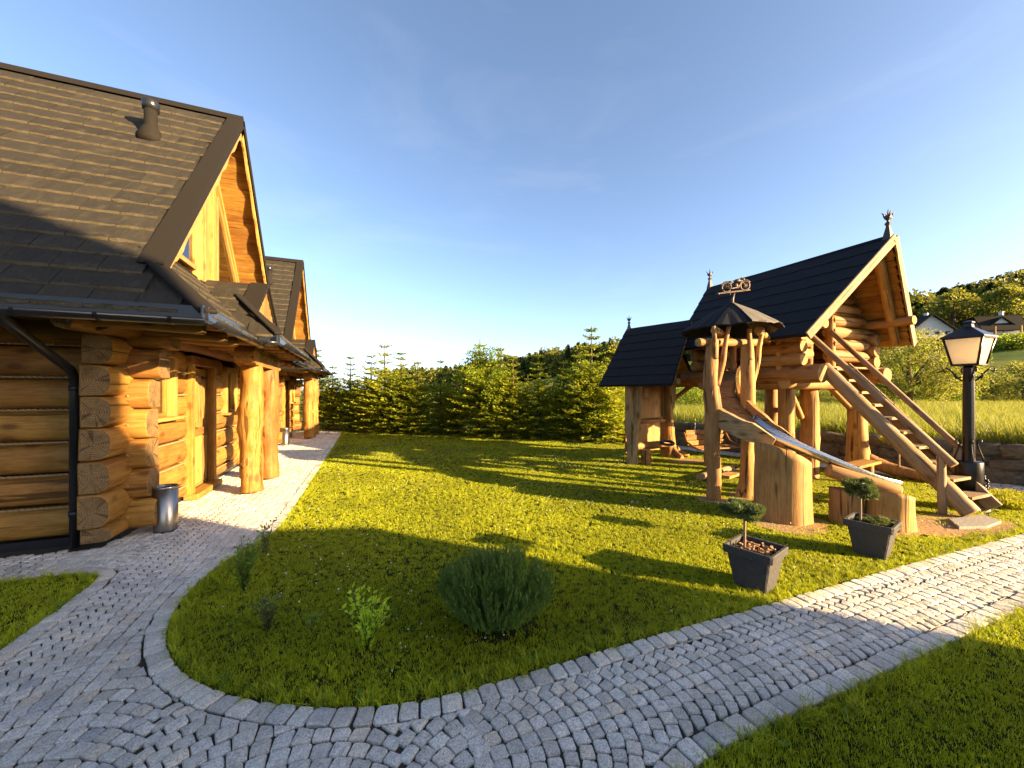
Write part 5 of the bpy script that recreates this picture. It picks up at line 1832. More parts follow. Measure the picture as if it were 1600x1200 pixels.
for k in range(9):
    x = 6.08 + 0.148 * k
    zt = 2.9 - abs(x - 6.68) * 1.28
    pl = board(sh, 'wall_plank', sp(x, 7.62, 0.18), sp(x, 7.62, min(2.2, zt)), 0.142, 0.03, 'pale_x', (0, 1, 0), 0.006)
rlog(sh, sp(5.95, 7.56, 0.92), sp(7.35, 7.56, 0.95), 0.065, 58, 'rail', ('raw_x', 'end_raw'))
rlog(sh, sp(5.98, 7.40, 0.36), sp(7.30, 7.42, 0.36), 0.085, 59, 'bench_seat', ('raw_x', 'end_raw'))
rlog(sh, sp(5.7, 7.45, 1.86), sp(7.7, 7.45, 1.86), 0.075, 62, 'cross_log')
rlog(sh, sp(5.92, 6.1, 1.86), sp(5.92, 8.0, 1.86), 0.07, 63, 'cross_log')
rlog(sh, sp(7.50, 6.9, 1.86), sp(7.50, 8.0, 1.86), 0.07, 64, 'cross_log')
rlog(sh, sp(6.03, 7.28, 1.35), sp(6.42, 7.42, 1.84), 0.05, 65, 'brace')
rlog(sh, sp(7.42, 7.45, 1.40), sp(7.85, 7.1, 1.85), 0.055, 66, 'brace')
cd = board(sh, 'notice', sp(6.70, 7.585, 1.50), sp(6.70, 7.585, 1.74), 0.20, 0.008, 'sign_card', (0, -1, 0), 0.001)
for k in range(6):
    board(cd, 'text_line', sp(6.62 - 0.01 * (k % 2), 7.577, 1.715 - 0.034 * k), sp(6.77 + 0.012 * ((k * 2) % 3 - 1), 7.577, 1.715 - 0.034 * k), 0.003, 0.012, 'sign_text', b=0)
# rope swing with a rubber seat
sw = thing('rope_swing', 'rope swing with a black oval rubber seat hanging in the shelter', 'swing', sp(6.78, 7.0, 0.42))
sc_ = sp(6.78, 7.05, 0.44)
n = 20
ringp = [sc_ + Vector((0.17 * math.cos(2 * math.pi * k / n), 0.10 * math.sin(2 * math.pi * k / n), 0.03 * math.sin(2 * math.pi * k / n))) for k in range(n)]
tube(sw, 'seat', ringp, 0.035, 'rubber', 8, closed=True)
for s in (-1, 1):
    tube(sw, 'rope', [sc_ + Vector((s * 0.16, 0, 0.03)), sc_ + Vector((s * 0.10, 0.01, 0.75)), sc_ + Vector((s * 0.10, 0.02, 1.42))], 0.007, 'rope', 5)

# hanging bench with chains below the playhouse
hb = thing('hanging_bench', 'orange wooden bench hanging on chains behind the slide posts', 'swing bench', (8.4, 7.1, 0.24))
for k in range(3):
    board(hb, 'seat_board', (7.75, 7.02 + 0.13 * k, 0.24 + 0.012 * k), (9.0, 6.92 + 0.13 * k, 0.24 + 0.012 * k), 0.12, 0.03, 'honey_x')
for k in range(3):
    board(hb, 'back_board', (7.80, 7.44 + 0.03 * k, 0.34 + 0.13 * k), (9.0, 7.34 + 0.03 * k, 0.34 + 0.13 * k), 0.03, 0.12, 'honey_x')
tube(hb, 'arm', [(7.74, 7.00, 0.24), (7.70, 7.15, 0.28), (7.69, 7.35, 0.38), (7.72, 7.48, 0.60)], 0.03, 'honey_z', 8)
tube(hb, 'arm', [(9.02, 6.90, 0.24), (9.04, 7.05, 0.28), (9.04, 7.25, 0.38), (9.04, 7.38, 0.60)], 0.03, 'honey_z', 8)
def chain(parent, a, b, link_l=0.05):
    a, b = Vector(a), Vector(b)
    L = (b - a).length
    nn = int(L / link_l)
    d_ = (b - a).normalized()
    s0 = d_.orthogonal().normalized(); s1 = d_.cross(s0)
    VV, FF, off = [], [], 0
    pts = []
    for i in range(nn * 4):
        s = s0 if (i // 4) % 2 else s1
        pts.append(a.lerp(b, i / (nn * 4)) + s * 0.008 * (1 if i % 4 in (1, 2) else -1))
    return tube(parent, 'chain', pts, 0.004, 'steel', 4)
chain(hb, (7.71, 7.15, 0.30), (7.60, 6.95, 1.80))
chain(hb, (9.04, 7.05, 0.30), (9.1, 6.95, 1.80))

# ------------------------------------------------------------------ lamp post
LX, LY = 8.06, 2.66
lp = thing('street_lamp', 'black iron lamp post with a square cream lantern beside the stairs', 'lamp', (LX, LY, 0))
lathe(lp, 'footing', (LX, LY, 0), [(0.20, -0.02), (0.20, 0.05)], 'slab_stone', 24)
lathe(lp, 'base', (LX, LY, 0.05), [(0.142, 0.0), (0.142, 0.60), (0.135, 0.615), (0.06, 0.62)], 'black_iron', 28)
lathe(lp, 'pole', (LX, LY, 0.66), [(0.068, 0.0), (0.062, 0.05), (0.060, 0.7), (0.056, 1.33), (0.045, 1.36)], 'black_iron', 12, False)
for i in range(4):
    a = math.pi / 2 * i + 0.6
    c, s = math.cos(a), math.sin(a)
    def lpt(r, z):
        return Vector((LX + r * c, LY + r * s, z))
    tube(lp, 'scroll', [lpt(0.14, 0.67), lpt(0.135, 0.72), lpt(0.11, 0.80), lpt(0.08, 0.92), lpt(0.09, 0.97), lpt(0.12, 0.98), lpt(0.125, 0.94), lpt(0.11, 0.92)], 0.009, 'black_iron', 6)
    tube(lp, 'scroll', [lpt(0.06, 1.80), lpt(0.10, 1.84), lpt(0.17, 1.95), lpt(0.22, 2.0), lpt(0.25, 1.97), lpt(0.235, 1.93), lpt(0.21, 1.945)], 0.010, 'black_iron', 6)
    tube(lp, 'scroll', [lpt(0.07, 1.86), lpt(0.12, 1.84), lpt(0.14, 1.88), lpt(0.115, 1.91)], 0.009, 'black_iron', 6)
# wrought grapevine on the base
rv = random.Random(8)
vine = [Vector((LX + 0.158 * math.cos(t), LY + 0.158 * math.sin(t), 0.12 + 0.32 * (t - 3.3) / 2.2 + 0.03 * math.sin(t * 6))) for t in [3.3 + 2.2 * k / 24 for k in range(25)]]
vn = tube(lp, 'iron_vine', vine, 0.007, 'black_iron', 5)
for p_ in vine[2::2]:
    for _ in range(2):
        q = p_ + Vector((rv.uniform(-.02, .02), rv.uniform(-.02, .02), rv.uniform(-.035, .035)))
        lathe(vn, 'iron_leaf', q, [(0.003, -0.018), (0.017, -0.006), (0.015, 0.008), (0.002, 0.018)], 'black_iron', 6)
lb, lt_, z0, z1 = 0.125, 0.190, 2.03, 2.41
for i in range(4):
    a = math.pi / 2 * i
    d1 = Vector((math.cos(a), math.sin(a), 0)); d2 = Vector((-math.sin(a), math.cos(a), 0))
    c0 = Vector((LX, LY, 0))
    pb_ = [c0 + d1 * lb - d2 * lb + Vector((0, 0, z0)), c0 + d1 * lb + d2 * lb + Vector((0, 0, z0)), c0 + d1 * lt_ + d2 * lt_ + Vector((0, 0, z1)), c0 + d1 * lt_ - d2 * lt_ + Vector((0, 0, z1))]
    poly_prism(lp, 'lantern_pane', [q + (c0 + Vector((0, 0, q.z)) - q) * 0.03 for q in pb_], -d1 * 0.004, 'opal')
    tube(lp, 'lantern_bar', [pb_[1], pb_[2]], 0.014, 'black_iron', 4)
    board(lp, 'lantern_bar', pb_[0], pb_[1], 0.028, 0.028, 'black_iron')
    board(lp, 'lantern_bar', pb_[3], pb_[2], 0.028, 0.028, 'black_iron')
box(lp, 'lantern_floor', LX - lb * 0.9, LX + lb * 0.9, LY - lb * 0.9, LY + lb * 0.9, z0 - 0.012, z0 + 0.004, 'black_iron', 0.002)
lathe(lp, 'lantern_roof', (LX, LY, z1), [(0.305, 0.0), (0.30, 0.02), (0.065, 0.155), (0.06, 0.175), (0.055, 0.20), (0.07, 0.215), (0.065, 0.235), (0.02, 0.25), (0.0, 0.255)], 'black_iron', 4, False, rot=0.0)

# ------------------------------------------------------------------ planters and garden plants
def planter(x, y, rot, label, chips):
    t = thing('planter', label, 'planter', (x, y, 0), 'square planters at the lawn edge')
    M = Matrix.Translation((x, y, 0)) @ Matrix.Rotation(rot, 4, 'Z') @ Matrix.Diagonal((1.02, 1.02, 1.14, 1))
    def sq(name, rings, mat):
        V, F = [], []
        for hw, z in rings:
            c = hw * 0.08
            for sx, sy in ((-1, -1), (1, -1), (1, 1), (-1, 1)):
                a = [(sx * hw, sy * (hw - c)), (sx * (hw - c), sy * hw)]
                if sx * sy < 0:
                    a = a[::-1]
                if sx == -1 and sy == -1 or sx == 1 and sy == 1:
                    pass
                V += [(p[0], p[1], z) for p in a]
        n = 8
        for i in range(len(rings) - 1):
            for j in range(n):
                a, b = i * n + j, i * n + (j + 1) % n
                F.append((a, b, b + n, a + n))
        F.append(tuple(range(n))[::-1])
        F.append(tuple((len(rings) - 1) * n + j for j in range(n)))
        ob = make(name, V, F, mat, t, M)
        bm = bmesh.new(); bm.from_mesh(ob.data); bmesh.ops.recalc_face_normals(bm, faces=bm.faces); bm.to_mesh(ob.data); bm.free()
    sq('body', [(0.115, 0.0), (0.118, 0.01), (0.160, 0.245), (0.14, 0.245), (0.138, 0.20)], 'pot')
    sq('rim', [(0.160, 0.242), (0.182, 0.245), (0.187, 0.295), (0.181, 0.303), (0.163, 0.301), (0.158, 0.255), (0.156, 0.23)], 'pot')
    sq('soil', [(0.150, 0.20), (0.153, 0.245)], 'soil')
    if chips:
        me = cbox_mesh(0.055, 0.022, 0.010, 0.003, 'bark_chip')
        rd = random.Random(4)
        for k in range(70):
            px, py = rd.uniform(-0.06, 0.13), rd.uniform(-0.12, 0.12)
            pz = 0.255 + 0.035 * rd.random() * (1 - abs(px - 0.04) / 0.2)
            Mk = M @ Matrix.Translation((px, py, pz)) @ Matrix.Rotation(rd.uniform(0, 6.28), 4, 'Z') @ Matrix.Rotation(rd.uniform(-1.2, 1.2), 4, 'Y') @ Matrix.Diagonal((rd.uniform(.6, 1.2),) * 3 + (1,))
            link('bark_chip', me, None, t, Mk)
    return t

def needle_blob(C, n, rad, rng, l=0.05, w=0.006, up=0.5, shell=0.55):
    """needle shoots spread through an ellipsoid, denser near its surface"""
    d = unit(rng.normal(size=(n, 3)))
    r = rng.uniform(shell, 1.0, (n, 1)) * (1 + 0.12 * np.sin(d[:, :1] * 7 + 2) * np.cos(d[:, 1:2] * 6))
    P = np.asarray(C) + d * r * np.asarray(rad)
    return rand_leaves(P, l, w, rng, d + np.array([0, 0, up]), 0.8)

def topiary(x, y, z0, h, rad, label, mat='pine_leaf', seed=1, stem_r=0.011, group=None):
    r = np.random.default_rng(seed)
    t = thing('topiary_pine', label, 'pine', (x, y, z0), group)
    trunk(t, 'trunk', (x, y, z0), [(0, 0, -0.05), (0.004, 0, h * 0.5), (0, 0, h)], [stem_r, stem_r * 0.95, stem_r * 0.9], seed=seed, knots=2, mats=('old_z', 'end_raw'), seg=10)
    Vs, Fs, n = [], [], 0
    clumps = [((0, 0, h), rad)]
    for k in range(16):
        a = r.uniform(0, 6.28); q = math.sqrt(r.uniform(0, 1))
        clumps.append(((rad[0] * 0.92 * q * math.cos(a), rad[1] * 0.75 * q * math.sin(a), h + rad[2] * r.uniform(-0.3, 0.75)), tuple(v * r.uniform(0.28, 0.42) for v in rad)))
    for k, (c, rd_) in enumerate(clumps):
        V, F = needle_blob(c, 500 if k == 0 else 380, tuple(v * 0.8 for v in rd_) if k == 0 else rd_, r, 0.045, 0.006)
        Vs.append(V); Fs.append(F + n); n += len(V)
    make('crown', np.concatenate(Vs), np.concatenate(Fs), mat, t, Matrix.Translation((x, y, z0)))
    return t
planter(3.14, 2.27, R(16), 'dark square planter with bark chips, by the middle of the path edge', True)
planter(4.86, 2.27, R(14), 'dark square planter with a leafy underplanting, closer to the stairs', False)
topiary(3.09, 2.33, 0.26, 0.36, (0.175, 0.175, 0.095), 'small round standard pine growing in the bark-filled planter', seed=2)
topiary(4.78, 2.33, 0.26, 0.38, (0.15, 0.15, 0.12), 'small round standard pine growing in the leafy planter', seed=3)
topiary(9.55, 4.05, 0.0, 0.70, (0.30, 0.30, 0.09), 'golden standard conifer in front of the stone wall', 'gold_leaf', 4, 0.016)
r5 = np.random.default_rng(55)
up_ = thing('ground_cover_plant', 'dark trailing conifer filling the second planter', 'plant', (4.92, 2.25, 0.28))
Vs, Fs, n = [], [], 0
for k in range(14):
    c = (r5.uniform(-0.09, 0.12), r5.uniform(-0.12, 0.11), 0.02 + r5.uniform(0, 0.03))
    V, F = needle_blob(c, 260, (0.05, 0.05, 0.035), r5, 0.04, 0.006)
    Vs.append(V); Fs.append(F + n); n += len(V)
make('foliage', np.concatenate(Vs), np.concatenate(Fs), 'dull_leaf', up_, Matrix.Translation((4.92, 2.25, 0.28)))
gb = thing('low_juniper', 'low golden juniper by the base of the lamp post', 'shrub', (9.0, 2.55, 0))
Vs, Fs, n = [], [], 0
for k in range(34):
    a, q = r5.uniform(0, 6.28), math.sqrt(r5.uniform(0, 1))
    V, F = needle_blob((0.62 * q * math.cos(a), 0.34 * q * math.sin(a), 0.05 + r5.uniform(0, 0.10) * (1 - q)), 330, (0.12, 0.12, 0.06), r5, 0.06, 0.009)
    Vs.append(V); Fs.append(F + n); n += len(V)
make('foliage', np.concatenate(Vs), np.concatenate(Fs), 'gold_leaf', gb, Matrix.Translation((9.0, 2.55, 0)))

# bushy upright herb in the lawn: many stems set with narrow leaves
def herb_bush(x, y, rad, h, stems, label, seed):
    r = np.random.default_rng(seed)
    t = thing('herb_bush', label, 'bush', (x, y, 0))
    ang = r.uniform(0, 2 * np.pi, stems)
    q = np.sqrt(r.uniform(0, 1, stems))
    # a few gaps, so the dark inside shows
    gap = np.array([mnoise.noise((math.cos(a) * q_ * 3.1 + 5, math.sin(a) * q_ * 3.1, 2.2)) for a, q_ in zip(ang, q)])
    k = gap > -0.10
    ang, q = ang[k], q[k]
    m = len(ang)
    base = np.stack([rad * 0.40 * q * np.cos(ang), rad * 0.40 * q * np.sin(ang), np.zeros(m)], -1)
    hh = h * (1 - 0.42 * q ** 2.2) * r.uniform(0.86, 1.08, m)
    top = np.stack([rad * (0.12 + 0.90 * q) * np.cos(ang), rad * (0.12 + 0.90 * q) * np.sin(ang), hh], -1)
    C, D = [], []
    for tt in np.linspace(0.30, 1.0, 15):
        bend = base + (top - base) * np.array([tt ** 0.75, tt ** 0.75, tt])[None, :]
        dirv = unit((top - base) * np.array([0.45, 0.45, 1.15]))
        for s in range(3):
            C.append(bend + r.normal(size=(m, 3)) * 0.0045); D.append(dirv + r.normal(size=(m, 3)) * 0.33)
    C, D = np.concatenate(C), np.concatenate(D)
    V, F = rand_leaves(C, 0.034, 0.0058, r, D, 0.25)
    make('foliage', V, F, 'hyssop_leaf', t, Matrix.Translation((x, y, 0)))
    side = np.array([0.0012, 0, 0])
    V = np.stack([base - side, base + side, top + side, top - side], 1).reshape(-1, 3)
    make('stems', V, np.arange(4 * m).reshape(m, 4), 'dull_leaf', t, Matrix.Translation((x, y, 0)))
    return t
herb_bush(0.93, 2.64, 0.43, 0.47, 1150, 'dense rounded dark green herb bush near the paved edge', 12)

def sprig(x, y, h, stems, leaf, lw, mat, label, seed, spread=0.35, bare=0.25, per=14):
    r = np.random.default_rng(seed)
    t = thing('young_shrub', label, 'shrub', (x, y, 0), 'young shrubs planted in the lawn bed')
    C, D = [], []
    for s in range(stems):
        a = r.uniform(0, 6.28); L = h * r.uniform(0.6, 1.05)
        tip = np.array([math.cos(a) * spread * h * r.uniform(.3, 1), math.sin(a) * spread * h * r.uniform(.3, 1), L])
        pts = [np.zeros(3), tip * np.array([0.35, 0.35, 0.5]), tip]
        tube(t, 'stem', [Vector((x, y, 0)) + Vector(p) for p in pts], [0.004, 0.0032, 0.0015], 'dull_leaf', 5)
        for k in range(per):
            f = bare + (1 - bare) * (k + r.uniform(0, 1)) / per
            p = tip * np.array([0.35 * f / 0.5, 0.35 * f / 0.5, f]) if f < 0.5 else tip * np.array([0.35 + 0.65 * (f - .5) / .5, 0.35 + 0.65 * (f - .5) / .5, f])
            b = r.uniform(0, 6.28)
            d_ = np.array([math.cos(b), math.sin(b), 0.75])
            C.append(p + d_ * leaf * 0.5); D.append(d_)
    V, F = rand_leaves(np.array(C), leaf, lw, r, np.array(D), 0.35)
    make('foliage', V, F, mat, t, Matrix.Translation((x, y, 0)))
sprig(0.05, 2.62, 0.42, 17, 0.046, 0.020, 'sprig_leaf', 'bright green young shrub alone in the middle of the shaded lawn bed', 21, 0.48, 0.08, 20)
sprig(-0.88, 3.78, 0.46, 24, 0.044, 0.019, 'weed_leaf', 'leafy green young shrub on the curved lawn edge', 22, 0.42, 0.05, 18)
sprig(-0.86, 4.50, 0.36, 5, 0.045, 0.017, 'dull_leaf', 'thin dark upright sprig at the lawn edge, farthest up the path', 23, 0.22, 0.15, 14)
sprig(-0.58, 3.10, 0.24, 14, 0.040, 0.014, 'dull_leaf', 'low brownish withered shrub with one green tip', 24, 0.5, 0.05, 12)
sprig(-0.30, 2.95, 0.16, 5, 0.040, 0.014, 'weed_leaf', 'tiny weed-like seedling between the withered shrub and the bright one', 25, 0.5, 0.05, 8)

# ------------------------------------------------------------------ trees
def spruce_mesh(seed, h, w):
    r = np.random.default_rng(seed)
    C, A, B = [], [], []
    z = 0.10
    while z < h * 0.985:
        f = z / h
        L = w * (1 - (f / 0.72) ** 2.2 * 0.62) * (0.75 + 0.25 * min(1, f * 5)) if f < 0.72 else 0.1
        if f > 0.62:
            L = 0.07 + w * 0.34 * (1 - f) / 0.38
        nb = 7 if f < 0.62 else 5
        a0 = r.uniform(0, 6.28)
        for b in range(nb):
            a = a0 + 2 * math.pi * b / nb + r.uniform(-.3, .3)
            Lb = L * r.uniform(0.72, 1.12)
            rise = (0.02 + (0.75 if f < 0.62 else 0.5) * f) + r.uniform(-.16, .16)
            out = np.array([math.cos(a), math.sin(a), rise])
            side = np.array([-math.sin(a), math.cos(a), 0.0])
            nt = max(4, int(Lb / 0.044))
            for k in range(nt):
                t = (k + r.uniform(0.2, 0.9)) / nt
                p = np.array([0, 0, z]) + out * Lb * t + np.array([0, 0, -0.10 * Lb * t * (1 - t)])
                tw = min(0.22, 0.075 + 0.34 * Lb * (1 - t) * 0.45)
                for s in (-1, 1):
                    d_ = unit(side * s * 0.9 + out * 0.75 + r.normal(size=3) * 0.22)
                    nn = unit(np.cross(d_, r.normal(size=3) + np.array([0, 0, 1.5])))
                    C.append(p + d_ * tw * 0.5); A.append(d_ * tw * 0.55); B.append(nn * r.uniform(0.014, 0.026))
                    d2 = unit(d_ + r.normal(size=3) * 0.55)
                    C.append(p + d_ * tw * 0.55 + d2 * tw * 0.2); A.append(d2 * tw * 0.34); B.append(unit(np.cross(d2, r.normal(size=3))) * r.uniform(0.013, 0.024))
            C.append(np.array([0, 0, z]) + out * Lb); A.append(unit(out) * 0.06); B.append(side * 0.014)
        z += (0.125 if f < 0.62 else 0.23) * r.uniform(0.75, 1.25)
    for k in range(10):
        d_ = unit(np.array([r.normal() * .15, r.normal() * .15, 1]))
        C.append(np.array([0, 0, h * (0.86 + 0.013 * k)])); A.append(d_ * 0.06); B.append(unit(np.cross(d_, r.normal(size=3))) * 0.014)
    V, F = quads(np.array(C), np.array(A), np.array(B))
    me = bpy.data.meshes.new('crown')
    me.vertices.add(len(V)); me.vertices.foreach_set('co', V.ravel())
    me.loops.add(F.size); me.loops.foreach_set('vertex_index', F.ravel())
    me.polygons.add(len(F)); me.polygons.foreach_set('loop_start', np.arange(0, F.size, 4, dtype=np.int32)); me.polygons.foreach_set('loop_total', np.full(len(F), 4, dtype=np.int32))
    me.update(calc_edges=True)
    me.materials.append(MATS['spruce_leaf' if seed % 3 else 'spruce_leaf_b'])
    tm = trunk_mesh('trunk', [(0, 0, -0.1), (0, 0, h * 0.5), (0, 0, h * 0.98)], [0.018 * h, 0.011 * h, 0.003], seed=seed, knots=2, mats=('bark', 'bark'), seg=8)
    return me, tm
SPR = [spruce_mesh(s, 3.0, 0.80) for s in range(5)]
def spruce(x, y, h, k, label, rot, wide=1.0):
    t = thing('spruce', label, 'spruce', (x, y, -0.05), 'young spruces in the boundary hedge')
    s = h / 3.0
    M = Matrix.Translation((x, y, -0.05)) @ Matrix.Rotation(rot, 4, 'Z') @ Matrix.Diagonal((s * wide, s * wide, s, 1))
    link('crown', SPR[k][0], None, t, M)
    link('trunk', SPR[k][1], None, t, M)
ordn = ['first', 'second', 'third', 'fourth', 'fifth', 'sixth', 'seventh', 'eighth', 'ninth', 'tenth', 'eleventh', 'twelfth', 'thirteenth', 'fourteenth', 'fifteenth', 'sixteenth', 'seventeenth', 'eighteenth', 'nineteenth', 'twentieth']
rh = random.Random(31)
# (image column, tip height in metres): front row of the hedge, counted from the cottages
A0, A1 = Vector((-1.55, 19.0)), Vector((7.9, 10.4))
front = [(0.005, 3.9), (0.07, 3.1), (0.145, 3.5), (0.215, 3.5), (0.285, 4.1), (0.345, 3.6), (0.405, 3.2), (0.465, 3.2), (0.525, 2.9), (0.60, 4.0), (0.665, 3.6), (0.725, 3.3), (0.79, 3.3), (0.85, 3.0), (0.90, 3.7), (0.95, 4.2), (1.0, 3.4)]
for i, (t, h) in enumerate(front):
    q = A0.lerp(A1, t)
    q += Vector((rh.uniform(-.2, .2), rh.uniform(-.2, .25)))
    spruce(q.x, q.y, h * 0.94, i % 5, 'young spruce in the front row of the hedge, %s from the cottages' % ordn[i], rh.uniform(0, 6.28), rh.uniform(1.15, 1.4))
for i in range(13):
    t = (i + 0.5) / 13
    q = A0.lerp(A1, t) + Vector((0.85, 0.95)) + Vector((rh.uniform(-.3, .3), rh.uniform(-.3, .3)))
    spruce(q.x, q.y, rh.uniform(2.3, 2.9), (i * 2 + 1) % 5, 'young spruce in the back row of the hedge, %s from the cottages' % ordn[i], rh.uniform(0, 6.28), 1.25)

def broad_tree(name, label, cat, x, y, z, h, rad, n, leaf, mat, seed, trunk_r=0.06, group=None, clump=0.32, low=0.15, nc=46):
    r = np.random.default_rng(seed)
    t = thing(name, label, cat, (x, y, z), group)
    tk = trunk(t, 'trunk', (x, y, z), [(0, 0, -0.15), (0.03 * h * r.normal() * .3, 0, h * 0.3), (0, 0.02, h * 0.72)], [trunk_r * 1.2, trunk_r, trunk_r * 0.35], seed=seed, knots=3, mats=('bark', 'bark'), seg=10)
    cl = []
    for k in range(nc):
        d_ = unit(r.normal(size=3)); d_[2] = d_[2] * 0.9
        q = r.uniform(0.35, 1.0) ** 0.6
        c = np.array([rad * d_[0] * q, rad * d_[1] * q, h * (low + (1 - low) * 0.5) + h * (1 - low) * 0.48 * d_[2] * q])
        taper = 1 - 0.45 * max(0, (c[2] / h - 0.55) / 0.45)
        c[0] *= taper; c[1] *= taper
        cl.append(c)
    for k in range(9):
        c = cl[k]
        tube(tk, 'limb', [Vector((x, y, z + h * 0.12 + 0.4 * c[2] * 0.6)), Vector((x + c[0] * 0.5, y + c[1] * 0.5, z + c[2] * 0.85)), Vector((x + c[0] * .9, y + c[1] * .9, z + c[2]))], [trunk_r * 0.45, trunk_r * 0.3, 0.004], 'bark', 6)
    per = n // nc
    P, D = [], []
    for c in cl:
        d_ = unit(r.normal(size=(per, 3)))
        rr = r.uniform(0.25, 1.0, (per, 1)) ** 0.5
        P.append(c + d_ * rr * clump * rad * r.uniform(0.65, 1.25) * np.array([1, 1, 0.75])); D.append(d_ + np.array([0, 0, -0.2]))
    V, F = rand_leaves(np.concatenate(P), leaf, leaf * 0.55, r, np.concatenate(D), 1.0)
    make('crown', V, F, mat, t, Matrix.Translation((x, y, z)))
    return t
q = A0.lerp(A1, 0.63)
broad_tree('maple_tree', 'taller broad-leaved tree rising above the middle of the spruce hedge', 'tree', q.x + 0.1, q.y + 0.1, -0.05, 3.6, 1.15, 9000, 0.085, 'broad_leaf', 61, 0.05)
q = A0.lerp(A1, 0.88)
broad_tree('hedge_shrub', 'broad-leaved shrub in the hedge just beside the swing shelter', 'shrub', q.x + 0.6, q.y + 0.5, -0.05, 3.0, 1.1, 7000, 0.08, 'broad_leaf', 62, 0.04)
q = A0.lerp(A1, 0.02)
broad_tree('hedge_shrub', 'pale leafy shrub at the cottage end of the hedge', 'shrub', q.x + 0.15, q.y - 0.2, -0.05, 2.5, 0.8, 5000, 0.06, 'willow_leaf', 63, 0.035, low=0.02)
q = A0.lerp(A1, 0.99)
broad_tree('hedge_shrub', 'low leafy shrub at the lawn corner behind the swing shelter post', 'shrub', q.x - 0.5, q.y + 0.1, -0.05, 1.5, 0.7, 3500, 0.06, 'broad_leaf', 64, 0.03, low=0.0)

def cam_xy(u, d):
    lat = (u - 800) / 600 * d
    return SA * d + CA * lat, CA * d - SA * lat
def tz(x, y):
    return float(terrain(x, y))
def field_tree(u, d, h, rad, label, seed, mat='willow_leaf', n=9000, leaf=0.10, low=0.0, name='field_tree', cat='tree', nc=60, clump=0.3):
    x, y = cam_xy(u, d)
    broad_tree(name, label, cat, x, y, tz(x, y), h, rad, n, leaf, mat, seed, 0.03 * h, 'trees and bushes beyond the wall', clump, low, nc)
field_tree(1420, 22, 5.1, 2.9, 'large rounded willow in the meadow between the playhouse and the lamp', 71, n=26000, leaf=0.11, nc=90, clump=0.27)
field_tree(1365, 26, 4.0, 2.4, 'dark bushy tree just behind the playhouse post', 72, 'broad_leaf', 12000, 0.12)
field_tree(1600, 26, 3.0, 2.0, 'round bush at the right edge of the meadow', 73, 'willow_leaf', 10000, 0.12)
field_tree(1468, 27, 1.2, 2.0, 'low dark bush at the meadow edge beside the willow', 74, 'broad_leaf', 5000, 0.11, name='field_bush', cat='bush')
field_tree(1535, 28, 1.35, 2.4, 'low yellowish bush at the meadow edge behind the lamp pole', 75, 'willow_leaf', 6000, 0.11, name='field_bush', cat='bush')
field_tree(1095, 20, 1.5, 1.6, 'dark bush in the meadow seen between the swing shelter and the slide', 76, 'broad_leaf', 5000, 0.10, name='field_bush', cat='bush')
field_tree(1205, 24, 1.6, 1.8, 'round bush in the meadow seen under the playhouse', 77, 'willow_leaf', 5000, 0.10, name='field_bush', cat='bush')
field_tree(1300, 30, 2.4, 2.4, 'pale bush in the meadow right of the playhouse posts', 78, 'willow_leaf', 6000, 0.12, name='field_bush', cat='bush')
field_tree(1490, 140, 15, 7.5, 'light green round tree between the two hillside houses', 79, 'willow_leaf', 7000, 0.8, nc=50)
field_tree(1575, 128, 14, 7.0, 'broad sunlit tree behind the dark-roofed hillside house', 80, 'willow_leaf', 7000, 0.8, nc=50)
field_tree(1440, 60, 3.0, 2.6, 'bush beside the shed roof half way up the hill', 81, 'broad_leaf', 4000, 0.3, name='field_bush', cat='bush')
field_tree(1580, 70, 2.0, 5.0, 'long hedge-like thicket below the dark-roofed house', 82, 'broad_leaf', 6000, 0.4, name='field_bush', cat='bush')
field_tree(1505, 62, 2.0, 2.6, 'low bush on the hillside field left of the lamp', 84, 'broad_leaf', 3000, 0.3, name='field_bush', cat='bush')

# forest on the hill, one mass of far trees
def far_tree(seed, conifer):
    r = np.random.default_rng(seed)
    if conifer:
        n = 420
        f = r.uniform(0, 1, n) ** 0.8
        a = r.uniform(0, 6.28, n)
        rr = 2.5 * (1 - f) * r.uniform(0.45, 1.05, n) + 0.1
        P = np.stack([rr * np.cos(a), rr * np.sin(a), 1 + 11.5 * f], -1)
        V, F = rand_leaves(P, 1.5, 0.75, r, np.stack([np.cos(a), np.sin(a), -0.35 + 0 * a], -1), 0.5)
        return srcobj('far_conifer', V, F, 'forest_conifer')
    n = 560
    cs = [(r.normal() * 2.0, r.normal() * 2.0, 6.5 + r.normal() * 2.3) for _ in range(11)]
    P, D = [], []
    for c in cs:
        d_ = unit(r.normal(size=(n // 11, 3)))
        P.append(np.array(c) + d_ * r.uniform(0.5, 1, (n // 11, 1)) * 2.3); D.append(d_)
    V, F = rand_leaves(np.concatenate(P), 1.15, 0.85, r, np.concatenate(D), 0.8)
    return srcobj('far_broadleaf', V, F, 'forest_leaf')
FT = [far_tree(s, False) for s in range(5)] + [far_tree(10 + s, True) for s in range(3)]
rf = np.random.default_rng(91)
n = 15000
d = rf.uniform(110, 330, n); k = rf.uniform(-0.3, 1.75, n)
lat = k * d
# open slope below the wood on the right, wood reaching further down on the left
edge = np.interp(k, [-0.3, 0.0, 0.3, 0.6, 0.9, 1.03, 1.12, 1.22, 1.35, 1.75], [235, 225, 205, 185, 160, 152, 168, 150, 142, 120]) + 6 * np.sin(k * 22)
m = (d > edge) & (rf.uniform(0, 1, n) < d / 330)
d, lat, k = d[m], lat[m], k[m]
X, Y = SA * d + CA * lat, CA * d - SA * lat
scatter('forest', np.stack([X, Y, terrain(X, Y) - 0.6], -1), FT, 0.8, 1.45, 'mixed forest covering the far hillside', tilt=0.04, seed=13)

